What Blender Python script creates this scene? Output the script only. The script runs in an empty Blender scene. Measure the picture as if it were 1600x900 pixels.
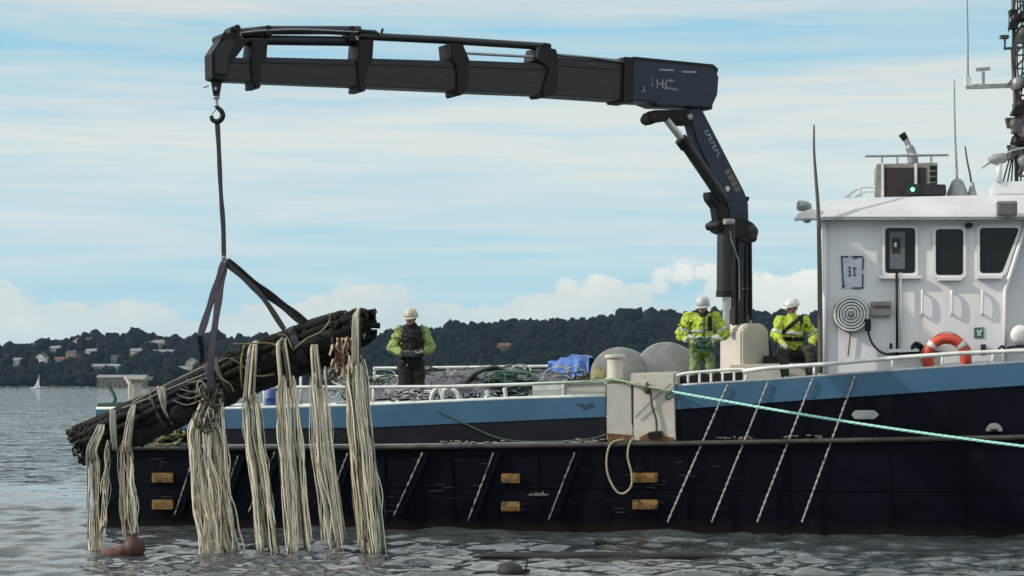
import bpy, bmesh, math, random
import numpy as np
from mathutils import Vector, Matrix, noise as mnoise
R = math.radians
sc = bpy.context.scene
rnd = random.Random(7)
C = bpy.data.collections.new('scene_objects'); sc.collection.children.link(C)

# ------------------------------------------------------------------ camera
CAMH, HOR, F = 2.4, 602.0, 3000.0
cam_d = bpy.data.cameras.new('camera'); cam = bpy.data.objects.new('camera', cam_d)
sc.collection.objects.link(cam); sc.camera = cam
cam.location = (0, 0, CAMH); cam.rotation_euler = (R(90), 0, 0)
cam_d.sensor_width = 36; cam_d.lens = 67.5; cam_d.shift_y = (HOR - 450) / 1600.0
cam_d.clip_start = 0.5; cam_d.clip_end = 30000

# ------------------------------------------------------------------ light
SUN_EL, SUN_AZ = 32.0, -100.0           # azimuth clockwise from +Y
sc.view_settings.view_transform = 'Standard'; sc.view_settings.look = 'None'
sc.view_settings.exposure = 0.0; sc.view_settings.gamma = 1.0
sd = bpy.data.lights.new('sun', 'SUN'); sd.energy = 3.5; sd.angle = R(0.6); sd.color = (1, .93, .82)
so = bpy.data.objects.new('sun', sd); sc.collection.objects.link(so); so.location = (-20, -15, 30)
sdir = Vector((math.sin(R(SUN_AZ)) * math.cos(R(SUN_EL)), math.cos(R(SUN_AZ)) * math.cos(R(SUN_EL)), math.sin(R(SUN_EL))))
so.rotation_euler = sdir.to_track_quat('Z', 'Y').to_euler()

world = bpy.data.worlds.new('World'); sc.world = world; world.use_nodes = True
wn, wl = world.node_tree.nodes, world.node_tree.links
wn.clear()
def W(t, **k):
    n = wn.new(t)
    for a, b in k.items(): setattr(n, a, b)
    return n
def wmath(op, a, b=None, clamp=False):
    n = W('ShaderNodeMath', operation=op); n.use_clamp = clamp
    for i, v in enumerate((a, b)):
        if v is None: continue
        if isinstance(v, (int, float)): n.inputs[i].default_value = v
        else: wl.new(v, n.inputs[i])
    return n.outputs[0]
def wramp(fac, stops, interp='LINEAR'):
    n = W('ShaderNodeValToRGB'); cr = n.color_ramp; cr.interpolation = interp
    while len(cr.elements) < len(stops): cr.elements.new(0.5)
    for e, (p, c) in zip(cr.elements, stops):
        e.position = p; e.color = (c, c, c, 1) if isinstance(c, (int, float)) else (*c, 1)
    wl.new(fac, n.inputs[0]); return n.outputs[0]
def wmix(f, a, b):
    n = W('ShaderNodeMix', data_type='RGBA')
    for i, v in ((0, f), (6, a), (7, b)):
        if isinstance(v, (int, float)): n.inputs[i].default_value = v
        elif isinstance(v, tuple): n.inputs[i].default_value = (*v, 1)
        else: wl.new(v, n.inputs[i])
    return n.outputs[2]
tc = W('ShaderNodeTexCoord'); sep = W('ShaderNodeSeparateXYZ'); wl.new(tc.outputs['Generated'], sep.inputs[0])
sky = W('ShaderNodeTexSky', sky_type='NISHITA'); sky.sun_disc = False
sky.sun_elevation = R(SUN_EL); sky.sun_rotation = R(SUN_AZ); sky.air_density = 1.0; sky.dust_density = 0.4; sky.ozone_density = 1.6
def wnoise(sx, sz, scale, det=6, rough=.55, off=0.0, dist=0.0):
    m = W('ShaderNodeMapping'); m.inputs['Scale'].default_value = (sx, sx, sz); m.inputs['Location'].default_value = (off, off * .7, off * .3)
    wl.new(tc.outputs['Generated'], m.inputs[0])
    n = W('ShaderNodeTexNoise'); n.inputs['Scale'].default_value = scale; n.inputs['Detail'].default_value = det
    n.inputs['Roughness'].default_value = rough; n.inputs['Distortion'].default_value = dist
    wl.new(m.outputs[0], n.inputs['Vector']); return n.outputs['Fac']
el = sep.outputs[2]
n_band = wnoise(1, 9, 2.6, 5, .55, 3.1, .4)
n_streak = wnoise(1, 16, 7, 7, .6, 9.0, .3)
n_cum = wnoise(1, 1.5, 17, 9, .6, 5.3, .15)
n_cumbig = wnoise(1, 1.0, 8, 3, .5, 24.1)
# high layered cloud: cover as a function of elevation wobbled by noise
e1 = wmath('ADD', el, wmath('MULTIPLY', wmath('SUBTRACT', n_band, .5), .085))
cover = wramp(e1, [(0.0, .70), (.045, .50), (.07, .74), (.10, .80), (.13, .95), (.150, .86), (.163, .42), (.183, .30), (.197, .80), (.23, .95), (.5, .85), (1, .8)])
cover = wmath('ADD', cover, wmath('MULTIPLY', wmath('SUBTRACT', n_streak, .5), 1.35), True)
cloud_col = wramp(wmath('ADD', el, wmath('MULTIPLY', wmath('SUBTRACT', n_streak, .5), .05)),
                  [(0, (6.4, 7.3, 7.4)), (.045, (5.9, 7.3, 7.9)), (.10, (6.9, 7.8, 7.75)), (.14, (7.2, 7.8, 7.7)), (.19, (6.9, 7.3, 7.2)), (.27, (9.8, 10, 9.9)), (.5, (12, 12.1, 12)), (1, (10.5, 10.8, 10.8))])
bluesky = W('ShaderNodeMix', data_type='RGBA'); bluesky.blend_type = 'MULTIPLY'; bluesky.inputs[0].default_value = 1
wl.new(sky.outputs[0], bluesky.inputs[6]); bluesky.inputs[7].default_value = (.92, 1.12, 1.0, 1)
blue = wmix(.8, bluesky.outputs[2], (2.9, 6.5, 8.6))
c1 = wmix(cover, blue, cloud_col)
# cumulus bank low over the land
top = wmath('ADD', .022, wmath('MULTIPLY', n_cumbig, .062))
cm = wmath('SUBTRACT', wmath('ADD', top, wmath('MULTIPLY', wmath('SUBTRACT', n_cum, .5), .105)), el)
cmask = wramp(wmath('MULTIPLY', cm, 30), [(0, 0), (.13, .85), (.5, .8), (1, .75)])
lit = wmath('ADD', wmath('MULTIPLY', wmath('SUBTRACT', n_cum, .36), 3.0), wmath('MULTIPLY', cm, -14.0))
ccol = wramp(lit, [(0, (5.9, 6.8, 7.0)), (.35, (7.3, 7.7, 7.3)), (.8, (9.8, 9.6, 8.8))])
c2 = wmix(cmask, c1, ccol)
# below the horizon the dome simply continues with the horizon colour of the water-side haze
bg = W('ShaderNodeBackground'); bg.inputs[1].default_value = 0.1
wl.new(c2, bg.inputs[0])
wo = W('ShaderNodeOutputWorld'); wl.new(bg.outputs[0], wo.inputs[0])

# ------------------------------------------------------------------ pixel -> place
def P(px, py, Y): return Vector(((px - 800) / F * Y, Y, CAMH + (HOR - py) / F * Y))
BA = R(8.4)
BO = Vector((-7.06, 32.6))
BE = Vector((math.cos(BA), -math.sin(BA), 0)); BN = Vector((math.sin(BA), math.cos(BA), 0))
def B(px, py, t):                       # point on the fore-and-aft vertical plane t metres inboard of the ship's side
    u = (px - 800) / F
    Y = (t + BO.x * BN.x + BO.y * BN.y) / (u * BN.x + BN.y)
    return P(px, py, Y)
def L(s, t, z): return Vector((BO.x, BO.y, 0)) + BE * s + BN * t + Vector((0, 0, z))
def S(px, t=0.0):                       # station along the boat of a pixel column
    p = B(px, 600, t); return (p - Vector((BO.x, BO.y, p.z))).dot(BE)
def ZB(px, py, t=0.0): return B(px, py, t).z

# ------------------------------------------------------------------ materials
def mat(name, col, rough=.6, metal=0.0, col2=None, vscale=6.0, vamt=.5, stretch=(1, 1, 1), bump=0.0, bscale=40.0,
        rust=None, spec=.5, coat=0.0, rust_lim=(.58, .68), rust_scale=3.0, emit=None):
    m = bpy.data.materials.new(name); m.use_nodes = True
    n, l = m.node_tree.nodes, m.node_tree.links
    b = n['Principled BSDF']; b.inputs['Roughness'].default_value = rough; b.inputs['Metallic'].default_value = metal
    b.inputs['Specular IOR Level'].default_value = spec
    if coat: b.inputs['Coat Weight'].default_value = coat; b.inputs['Coat Roughness'].default_value = .15
    t = n.new('ShaderNodeTexCoord'); mp = n.new('ShaderNodeMapping'); mp.inputs['Scale'].default_value = stretch
    l.new(t.outputs['Object'], mp.inputs[0])
    nz = n.new('ShaderNodeTexNoise'); nz.inputs['Scale'].default_value = vscale; nz.inputs['Detail'].default_value = 7; nz.inputs['Roughness'].default_value = .62
    l.new(mp.outputs[0], nz.inputs['Vector'])
    if col2 is None: col2 = tuple(c * .62 for c in col)
    r = n.new('ShaderNodeValToRGB'); r.color_ramp.elements[0].position = .5 - vamt * .4; r.color_ramp.elements[1].position = .5 + vamt * .35
    r.color_ramp.elements[0].color = (*col2, 1); r.color_ramp.elements[1].color = (*col, 1)
    l.new(nz.outputs['Fac'], r.inputs[0]); out = r.outputs[0]
    if rust:
        n2 = n.new('ShaderNodeTexNoise'); n2.inputs['Scale'].default_value = rust_scale; n2.inputs['Detail'].default_value = 9; n2.inputs['Roughness'].default_value = .7
        m2 = n.new('ShaderNodeMapping'); m2.inputs['Scale'].default_value = stretch; m2.inputs['Location'].default_value = (3, 7, 1)
        l.new(t.outputs['Object'], m2.inputs[0]); l.new(m2.outputs[0], n2.inputs['Vector'])
        r2 = n.new('ShaderNodeValToRGB'); r2.color_ramp.elements[0].position = rust_lim[0]; r2.color_ramp.elements[1].position = rust_lim[1]
        l.new(n2.outputs['Fac'], r2.inputs[0])
        mx = n.new('ShaderNodeMix'); mx.data_type = 'RGBA'; l.new(r2.outputs[0], mx.inputs[0]); l.new(out, mx.inputs[6]); mx.inputs[7].default_value = (*rust, 1)
        out = mx.outputs[2]
    l.new(out, b.inputs['Base Color'])
    ro = n.new('ShaderNodeMapRange'); ro.inputs[3].default_value = max(0.03, rough - .12); ro.inputs[4].default_value = min(1, rough + .12)
    l.new(nz.outputs['Fac'], ro.inputs[0]); l.new(ro.outputs[0], b.inputs['Roughness'])
    if bump:
        nb = n.new('ShaderNodeTexNoise'); nb.inputs['Scale'].default_value = bscale; nb.inputs['Detail'].default_value = 5; l.new(mp.outputs[0], nb.inputs['Vector'])
        bp = n.new('ShaderNodeBump'); bp.inputs['Strength'].default_value = 1; bp.inputs['Distance'].default_value = bump
        l.new(nb.outputs['Fac'], bp.inputs['Height']); l.new(bp.outputs[0], b.inputs['Normal'])
    if emit:
        b.inputs['Emission Color'].default_value = (*emit[0], 1); b.inputs['Emission Strength'].default_value = emit[1]
    return m
RUST = (.16, .06, .02)
M = {}
M['hull'] = mat('navy_hull_paint', (.0035, .0045, .0105), .55, col2=(.0015, .002, .0045), vscale=1.2, vamt=.7, stretch=(1, 1, .5), bump=.006, bscale=2.2, rust=(.014, .013, .016), rust_lim=(.6, .8), rust_scale=2.6, spec=.08)
def add_low_band(m, z0, z1, colr):
    n, l = m.node_tree.nodes, m.node_tree.links; b = n['Principled BSDF']; src = b.inputs['Base Color'].links[0].from_socket
    t = n.new('ShaderNodeTexCoord'); sp_ = n.new('ShaderNodeSeparateXYZ'); l.new(t.outputs['Object'], sp_.inputs[0])
    nz = n.new('ShaderNodeTexNoise'); nz.inputs['Scale'].default_value = 3; nz.inputs['Detail'].default_value = 8; l.new(t.outputs['Object'], nz.inputs['Vector'])
    ad = n.new('ShaderNodeMath'); ad.operation = 'MULTIPLY_ADD'; l.new(nz.outputs['Fac'], ad.inputs[0]); ad.inputs[1].default_value = .35; l.new(sp_.outputs[2], ad.inputs[2])
    mr = n.new('ShaderNodeMapRange'); l.new(ad.outputs[0], mr.inputs[0]); mr.inputs[1].default_value = z1 + .17; mr.inputs[2].default_value = z0 + .17; mr.inputs[3].default_value = 0; mr.inputs[4].default_value = 1
    mx = n.new('ShaderNodeMix'); mx.data_type = 'RGBA'; l.new(mr.outputs[0], mx.inputs[0]); l.new(src, mx.inputs[6]); mx.inputs[7].default_value = (*colr, 1); l.new(mx.outputs[2], b.inputs['Base Color'])
add_low_band(M['hull'], .02, .22, (.011, .009, .008))
M['hull_up'] = mat('navy_bulwark_paint', (.010, .011, .018), .6, col2=(.004, .0045, .008), vscale=1.6, vamt=.7, bump=.004, bscale=3, rust=(.035, .027, .022), rust_lim=(.6, .75), spec=.2)
M['blue'] = mat('blue_band_paint', (.042, .125, .215), .5, col2=(.028, .085, .15), vscale=1.3, vamt=.9, bump=.003, bscale=3, rust=(.10, .11, .11), rust_lim=(.66, .78), rust_scale=5)
M['white'] = mat('white_paint', (.73, .73, .74), .45, col2=(.62, .62, .63), vscale=1.5, stretch=(1, 1, .3), bump=.003, bscale=3, rust=(.36, .31, .25), rust_lim=(.60, .80), rust_scale=2.4)
M['white_rail'] = mat('white_rail_paint', (.74, .76, .72), .5, col2=(.52, .54, .50), vscale=5, rust=(.33, .24, .15), rust_lim=(.64, .72), rust_scale=9)
M['rail_worn'] = mat('worn_rub_rail', (.07, .065, .06), .6, col2=(.012, .012, .015), vscale=4, rust=(.05, .035, .025), rust_lim=(.56, .66), rust_scale=6)
M['beige'] = mat('cream_paint', (.60, .55, .48), .65, col2=(.44, .41, .36), vscale=2.5, rust=(.20, .12, .06), rust_lim=(.60, .70), rust_scale=5, bump=.003, bscale=12)
M['beige2'] = mat('grey_cream_paint', (.50, .48, .42), .6, col2=(.38, .36, .32), vscale=2.5, rust=RUST, rust_lim=(.66, .72), rust_scale=4)
M['rust'] = mat('rust', (.22, .10, .03), .9, col2=(.05, .025, .015), vscale=14, vamt=.9, bump=.01, bscale=30)
M['yellow'] = mat('worn_yellow_paint', (.30, .17, .025), .7, col2=(.13, .075, .02), vscale=6, rust=(.012, .012, .016), rust_lim=(.50, .60), rust_scale=8)
M['deck'] = mat('deck_plate', (.15, .16, .16), .75, col2=(.08, .085, .085), vscale=3, rust=RUST, bump=.003, bscale=30)
M['crane_navy'] = mat('crane_navy_paint', (.013, .020, .044), .40, col2=(.007, .011, .022), vscale=3, vamt=.9, stretch=(.6, .6, 3), bump=.003, bscale=4, rust=(.06, .055, .055), rust_lim=(.62, .72), rust_scale=6, spec=.4)
M['crane_grey'] = mat('crane_dark_grey_paint', (.014, .014, .018), .45, col2=(.007, .007, .010), vscale=2.0, vamt=.9, stretch=(.5, .5, 5), bump=.004, bscale=3, rust=(.07, .062, .058), rust_lim=(.60, .72), rust_scale=3.2, spec=.45)  # pale stretched streaks paint the boom's sheen highlights, besides scrapes
M['black'] = mat('black_steel', (.006, .006, .007), .55, vscale=5, spec=.3, rust=(.022, .018, .015), rust_lim=(.6, .7), rust_scale=8)
M['rubber'] = mat('black_rubber', (.010, .010, .011), .7)
M['chrome'] = mat('steel_rod', (.55, .55, .55), .3, .7)
M['steel'] = mat('galvanised_steel', (.34, .35, .36), .5, .4, vscale=10)
M['cable'] = mat('wire_rope', (.46, .47, .46), .5, .2, col2=(.12, .12, .13), vscale=22, vamt=.5)
M['strap'] = mat('dark_purple_webbing', (.022, .018, .034), .85, bump=.002, bscale=90)
M['strap_b'] = mat('black_webbing', (.013, .013, .015), .85, bump=.002, bscale=90)
M['pole'] = mat('black_wet_pipe', (.006, .0055, .005), .6, col2=(.0025, .0025, .0022), vscale=9, vamt=.8, stretch=(1, 1, 1), bump=.012, bscale=25, rust=(.014, .012, .009), rust_lim=(.64, .76), rust_scale=8, spec=.16)
M['crust'] = mat('mussel_and_weed', (.010, .009, .006), .8, col2=(.003, .003, .003), vscale=20, vamt=.8, bump=.01, bscale=60)
M['redweed'] = mat('red_brown_growth', (.13, .035, .02), .8, col2=(.03, .012, .01), vscale=18, vamt=.8)
M['rope_cream'] = mat('cream_rope', (.93, .88, .74), .85, col2=(.66, .60, .47), vscale=9, vamt=.9, bump=.004, bscale=70)
M['rope_tan'] = mat('tan_rope', (.70, .61, .44), .85, col2=(.38, .32, .22), vscale=9, vamt=.9, bump=.004, bscale=70)
M['rope_grey'] = mat('grey_dirty_rope', (.36, .34, .29), .9, col2=(.15, .14, .12), vscale=9, vamt=.9, bump=.004, bscale=70)
M['rope_dark'] = mat('dark_wet_rope', (.075, .065, .045), .9, col2=(.03, .03, .02), vscale=9)
M['rope_yellow'] = mat('faded_yellow_rope', (.26, .23, .11), .85, col2=(.10, .09, .045), vscale=14, bump=.004, bscale=90)
M['rope_green'] = mat('pale_green_mooring_rope', (.42, .74, .66), .7, col2=(.24, .55, .50), vscale=30, bump=.004, bscale=90)
M['rope_dgreen'] = mat('dull_green_rope', (.05, .12, .085), .8, col2=(.02, .05, .04), vscale=30)
M['net'] = mat('grey_net', (.15, .155, .18), .95, col2=(.02, .022, .028), vscale=11, vamt=.5, bump=.03, bscale=18)
M['netrope'] = mat('pale_net_rope', (.55, .56, .56), .85, vscale=8)
M['tarp'] = mat('blue_tarpaulin', (.07, .17, .48), .45, col2=(.035, .09, .29), vscale=5, bump=.02, bscale=8)
M['bluedrum'] = mat('blue_plastic', (.03, .09, .30), .45)
M['disc'] = mat('pale_grey_shell', (.26, .27, .265), .75, col2=(.15, .16, .16), vscale=4, rust=(.2, .17, .13), rust_lim=(.66, .75))
M['glass'] = mat('dark_window_glass', (.010, .011, .013), .1, vscale=2, spec=.32)
M['gasket'] = mat('window_gasket', (.02, .02, .02), .7)
M['red'] = mat('orange_red_shell', (.62, .075, .035), .5, col2=(.42, .05, .03), vscale=5)
M['reflect'] = mat('grey_reflective_tape', (.62, .64, .60), .4)
M['buoyred'] = mat('weathered_red_buoy', (.075, .016, .011), .6, col2=(.015, .007, .005), vscale=9, vamt=.9, bump=.01, bscale=20)
M['box_black'] = mat('black_painted_box', (.014, .014, .016), .6)
M['panel_brown'] = mat('dark_brown_mesh_panel', (.030, .022, .018), .8, bump=.004, bscale=90)
M['lamp_green'] = mat('green_lamp', (.02, .3, .1), .4, emit=((.25, 1, .55), 2.5))
M['darkgreen'] = mat('dark_green_plastic', (.005, .03, .02), .5)
M['bollard_metal'] = mat('grey_box_metal', (.27, .26, .25), .6)
M['decal'] = mat('white_decal', (.34, .35, .39), .6, col2=(.12, .12, .15), vscale=12)
M['decal_dark'] = mat('dark_decal', (.03, .05, .07), .6)
M['sign_white'] = mat('sign_plate_white', (.60, .64, .70), .5)
M['sign_blue'] = mat('sign_dark_border', (.035, .06, .085), .5)
M['sign_green'] = mat('sign_green', (.05, .16, .13), .5)
# people
M['skin'] = mat('skin', (.42, .21, .14), .6, col2=(.32, .15, .10), vscale=8)
M['hair'] = mat('dark_hair', (.02, .014, .01), .8)
M['hiviz'] = mat('yellow_high_visibility_fabric', (.44, .56, .065), .9, col2=(.26, .34, .045), vscale=5, vamt=.6, bump=.012, bscale=9)
M['hiviz_dull'] = mat('lime_sleeve_fabric', (.27, .34, .11), .85, col2=(.19, .25, .07), vscale=7, bump=.012, bscale=9)
M['hiviz_trs'] = mat('pale_lime_trousers_fabric', (.24, .33, .13), .85, col2=(.03, .05, .03), vscale=9, vamt=.5, bump=.012, bscale=9)
M['blackcloth'] = mat('black_workwear', (.008, .009, .008), .9, bump=.012, bscale=9)
M['olivecloth'] = mat('dark_olive_workwear', (.035, .036, .026), .9, bump=.012, bscale=9)
M['helmet'] = mat('white_helmet_shell', (.70, .71, .68), .35)
M['helmet_g'] = mat('grey_helmet_shell', (.46, .49, .47), .4)
M['helmet_b'] = mat('beige_helmet_shell', (.50, .46, .38), .45)
M['glove'] = mat('pale_work_glove', (.48, .50, .38), .8)
M['glove_d'] = mat('dark_work_glove', (.015, .018, .015), .8)

# ------------------------------------------------------------------ mesh builder
ORI = {}
class MB:
    def __init__(s): s.v = []; s.f = []; s.m = []
    def add(s, vs, fs, mi=0):
        o = len(s.v); s.v.extend([Vector(v) for v in vs]); s.f.extend([tuple(i + o for i in f) for f in fs]); s.m.extend([mi] * len(fs)); return s
    def prism(s, poly, ext, mi=0):
        n = len(poly); a = [Vector(p) for p in poly]; b = [p + Vector(ext) for p in a]
        fs = [tuple(range(n)), tuple(range(2 * n - 1, n - 1, -1))] + [(i, n + i, n + (i + 1) % n, (i + 1) % n) for i in range(n)]
        return s.add(a + b, fs, mi)
    def box(s, c, ax, ay, az, mi=0):     # centre and three half-extent vectors
        c = Vector(c); vs = [c + Vector(ax) * i + Vector(ay) * j + Vector(az) * k for k in (-1, 1) for j in (-1, 1) for i in (-1, 1)]
        return s.add(vs, [(0, 2, 3, 1), (4, 5, 7, 6), (0, 1, 5, 4), (2, 6, 7, 3), (0, 4, 6, 2), (1, 3, 7, 5)], mi)
    def bar(s, p, q, w, h, side=None, mi=0):
        p, q = Vector(p), Vector(q); d = (q - p); ln = d.length; d.normalize()
        sd = Vector(side) if side is not None else d.cross(Vector((0, 0, 1)))
        if sd.length < 1e-4: sd = Vector((1, 0, 0))
        sd = (sd - d * sd.dot(d)).normalized(); up = sd.cross(d).normalized()
        return s.box((p + q) / 2, d * ln / 2, sd * w / 2, up * h / 2, mi)
    def tube(s, pts, r, n=8, mi=0, closed=False, cap=True):
        pts = [Vector(p) for p in pts]; N = len(pts); rr = r if isinstance(r, (list, tuple)) else [r] * N
        base = len(s.v); prev = None
        for i, p in enumerate(pts):
            a = pts[i - 1] if (i > 0 or closed) else p; b = pts[(i + 1) % N] if (i < N - 1 or closed) else p
            d = (b - a); d = d.normalized() if d.length > 1e-9 else Vector((0, 0, 1))
            if prev is None:
                u = d.cross(Vector((0, 0, 1)));
                if u.length < .05: u = d.cross(Vector((1, 0, 0)))
            else: u = prev - d * prev.dot(d)
            u.normalize(); prev = u; w = d.cross(u)
            for k in range(n):
                t = 2 * math.pi * k / n; s.v.append(p + (u * math.cos(t) + w * math.sin(t)) * rr[i])
        for i in range(N if closed else N - 1):
            j = (i + 1) % N
            for k in range(n):
                k2 = (k + 1) % n; s.f.append((base + i * n + k, base + i * n + k2, base + j * n + k2, base + j * n + k)); s.m.append(mi)
        if cap and not closed:
            s.f.append(tuple(base + k for k in range(n - 1, -1, -1))); s.m.append(mi)
            s.f.append(tuple(base + (N - 1) * n + k for k in range(n))); s.m.append(mi)
        return s
    def lathe(s, c, axis, prof, n=24, mi=0):   # prof: list of (r, h) along axis
        c = Vector(c); axis = Vector(axis).normalized(); u = axis.cross(Vector((0, 0, 1)))
        if u.length < .05: u = axis.cross(Vector((1, 0, 0)))
        u.normalize(); w = axis.cross(u); base = len(s.v)
        for r, h in prof:
            for k in range(n):
                t = 2 * math.pi * k / n; s.v.append(c + axis * h + (u * math.cos(t) + w * math.sin(t)) * r)
        for i in range(len(prof) - 1):
            for k in range(n):
                k2 = (k + 1) % n; s.f.append((base + i * n + k, base + i * n + k2, base + (i + 1) * n + k2, base + (i + 1) * n + k)); s.m.append(mi)
        s.f.append(tuple(base + k for k in range(n - 1, -1, -1))); s.m.append(mi)
        s.f.append(tuple(base + (len(prof) - 1) * n + k for k in range(n))); s.m.append(mi)
        return s
    def ell(s, c, rx, ry, rz, n=14, m_=9, rot=None, mi=0):
        base = len(s.v); c = Vector(c)
        for i in range(m_ + 1):
            ph = math.pi * i / m_
            for k in range(n):
                t = 2 * math.pi * k / n; v = Vector((rx * math.sin(ph) * math.cos(t), ry * math.sin(ph) * math.sin(t), rz * math.cos(ph)))
                if rot: v = rot @ v
                s.v.append(c + v)
        for i in range(m_):
            for k in range(n):
                k2 = (k + 1) % n; s.f.append((base + i * n + k, base + (i + 1) * n + k, base + (i + 1) * n + k2, base + i * n + k2)); s.m.append(mi)
        return s
    def cap(s, p, q, r1, r2, n=12):      # closed tapered capsule
        p, q = Vector(p), Vector(q); d = (q - p); ln = d.length; d = d.normalized() if ln > 1e-6 else Vector((0, 0, 1))
        pts = []; rr = []
        for a in (85, 60, 35, 12): pts.append(p - d * r1 * math.sin(R(a))); rr.append(r1 * math.cos(R(a)))
        for a in (12, 35, 60, 85): pts.append(q + d * r2 * math.sin(R(a))); rr.append(r2 * math.cos(R(a)))
        return s.tube(pts, rr, n)
    def build(s, name, mats, parent=None, smooth=False, bevel=0.0, origin=None, auto=None):
        if not isinstance(mats, (list, tuple)): mats = [mats]
        if parent is not None: o3 = ORI[parent]
        elif origin is not None: o3 = Vector(origin)
        else:
            xs = [v.x for v in s.v]; ys = [v.y for v in s.v]; o3 = Vector(((min(xs) + max(xs)) / 2, (min(ys) + max(ys)) / 2, min(v.z for v in s.v)))
        me = bpy.data.meshes.new(name); me.from_pydata([v - o3 for v in s.v], [], s.f)
        for m in mats: me.materials.append(m)
        me.polygons.foreach_set('material_index', s.m)
        bm = bmesh.new(); bm.from_mesh(me); bmesh.ops.remove_doubles(bm, verts=bm.verts, dist=1e-5)
        bmesh.ops.recalc_face_normals(bm, faces=bm.faces)
        if bevel: bmesh.ops.bevel(bm, geom=[e for e in bm.edges if len(e.link_faces) == 2 and e.calc_face_angle(0) > R(35)], offset=bevel, segments=2, affect='EDGES', clamp_overlap=True)
        bm.to_mesh(me); bm.free()
        if smooth:
            me.polygons.foreach_set('use_smooth', [True] * len(me.polygons))
            if auto: me.set_sharp_from_angle(angle=R(auto))
        ob = bpy.data.objects.new(name, me); C.objects.link(ob)
        if parent is not None: ob.parent = parent
        else: ob.location = o3
        ORI[ob] = o3
        return ob
def tag(o, label=None, cat=None, group=None, kind=None):
    if label: o['label'] = label
    if cat: o['category'] = cat
    if group: o['group'] = group
    if kind: o['kind'] = kind
    return o
def thing(name, loc, label, cat, group=None):
    o = bpy.data.objects.new(name, None); C.objects.link(o); o.location = loc; o.empty_display_size = .2
    ORI[o] = Vector(loc); return tag(o, label, cat, group)
def cr(pts, n=8):                       # Catmull-Rom through points
    pts = [Vector(p) for p in pts]; q = [pts[0] * 2 - pts[1]] + pts + [pts[-1] * 2 - pts[-2]]; out = []
    for i in range(1, len(q) - 2):
        for k in range(n):
            t = k / n; a, b, c, d = q[i - 1], q[i], q[i + 1], q[i + 2]
            out.append(.5 * ((2 * b) + (c - a) * t + (2 * a - 5 * b + 4 * c - d) * t * t + (3 * b - a - 3 * c + d) * t ** 3))
    out.append(pts[-1]); return out
def text_mesh(txt, size, depth=.002):
    cu = bpy.data.curves.new('t', 'FONT'); cu.body = txt; cu.size = size; cu.extrude = depth; cu.resolution_u = 2
    o = bpy.data.objects.new('t', cu); sc.collection.objects.link(o)
    dg = bpy.context.evaluated_depsgraph_get(); me = o.evaluated_get(dg).to_mesh()
    vs = [v.co.copy() for v in me.vertices]; fs = [tuple(p.vertices) for p in me.polygons]
    bpy.data.objects.remove(o); return vs, fs
def lerp_tab(tab, x):
    if x <= tab[0][0]: return tab[0][1]
    for (a, b), (c, d) in zip(tab, tab[1:]):
        if x <= c: return b + (d - b) * (x - a) / (c - a)
    return tab[-1][1]

# ================================================================== WATER
def spaced(lo, d0, d1, hi, step, grow=1.12):
    c = list(np.arange(d0, d1 + 1e-6, step)); s_ = step; x = d1
    while x < hi: s_ *= grow; x += s_; c.append(x)
    s_ = step; x = d0
    while x > lo: s_ *= grow; x -= s_; c.insert(0, x)
    return np.array(c)
xs = spaced(-9000, -8.5, 8.5, 9000, .07, 1.045); ys = spaced(-3000, 22.5, 36, 9000, .06, 1.03)
sx = np.gradient(xs); sy = np.gradient(ys)
X, Y_ = np.meshgrid(xs, ys); SP = np.maximum(*np.meshgrid(sx, sy))
Z = np.zeros_like(X); rs = np.random.RandomState(4)
for i in range(46):
    lam = .22 * (1.0 + i * .036) ** 2.0; th = rs.normal(1.48, .42); k = 2 * np.pi / lam; amp = .0078 * lam ** .70 * min(1, 1.0 / lam) * rs.uniform(.6, 1.25)
    ph = rs.uniform(0, 6.28); fade = np.clip((lam / (SP * 3.0) - 1), 0, 1)
    arg = k * (X * np.cos(th) + Y_ * np.sin(th)) + ph + .8 * np.sin(.35 * X + .21 * Y_ + i)
    Z += amp * fade * (np.sin(arg) + .35 * np.sin(2 * arg + 1))
ny, nx = X.shape
V = np.stack([X, Y_, Z], -1).reshape(-1, 3)
ii = (np.arange(ny - 1)[:, None] * nx + np.arange(nx - 1)[None]).reshape(-1)
Fq = np.stack([ii, ii + 1, ii + nx + 1, ii + nx], 1)
me = bpy.data.meshes.new('water'); me.vertices.add(len(V)); me.vertices.foreach_set('co', V.ravel())
me.loops.add(Fq.size); me.loops.foreach_set('vertex_index', Fq.ravel().astype(np.int32))
me.polygons.add(len(Fq)); me.polygons.foreach_set('loop_start', np.arange(0, Fq.size, 4, dtype=np.int32)); me.update(calc_edges=True)
me.polygons.foreach_set('use_smooth', np.ones(len(Fq), bool))
wm = bpy.data.materials.new('sea_water'); wm.use_nodes = True
n, l = wm.node_tree.nodes, wm.node_tree.links; b = n['Principled BSDF']
b.inputs['Base Color'].default_value = (.045, .052, .056, 1); b.inputs['Roughness'].default_value = .04; b.inputs['IOR'].default_value = 1.8
t = n.new('ShaderNodeTexCoord'); g_ = n.new('ShaderNodeNewGeometry'); acc = g_.outputs['Normal']
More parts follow.
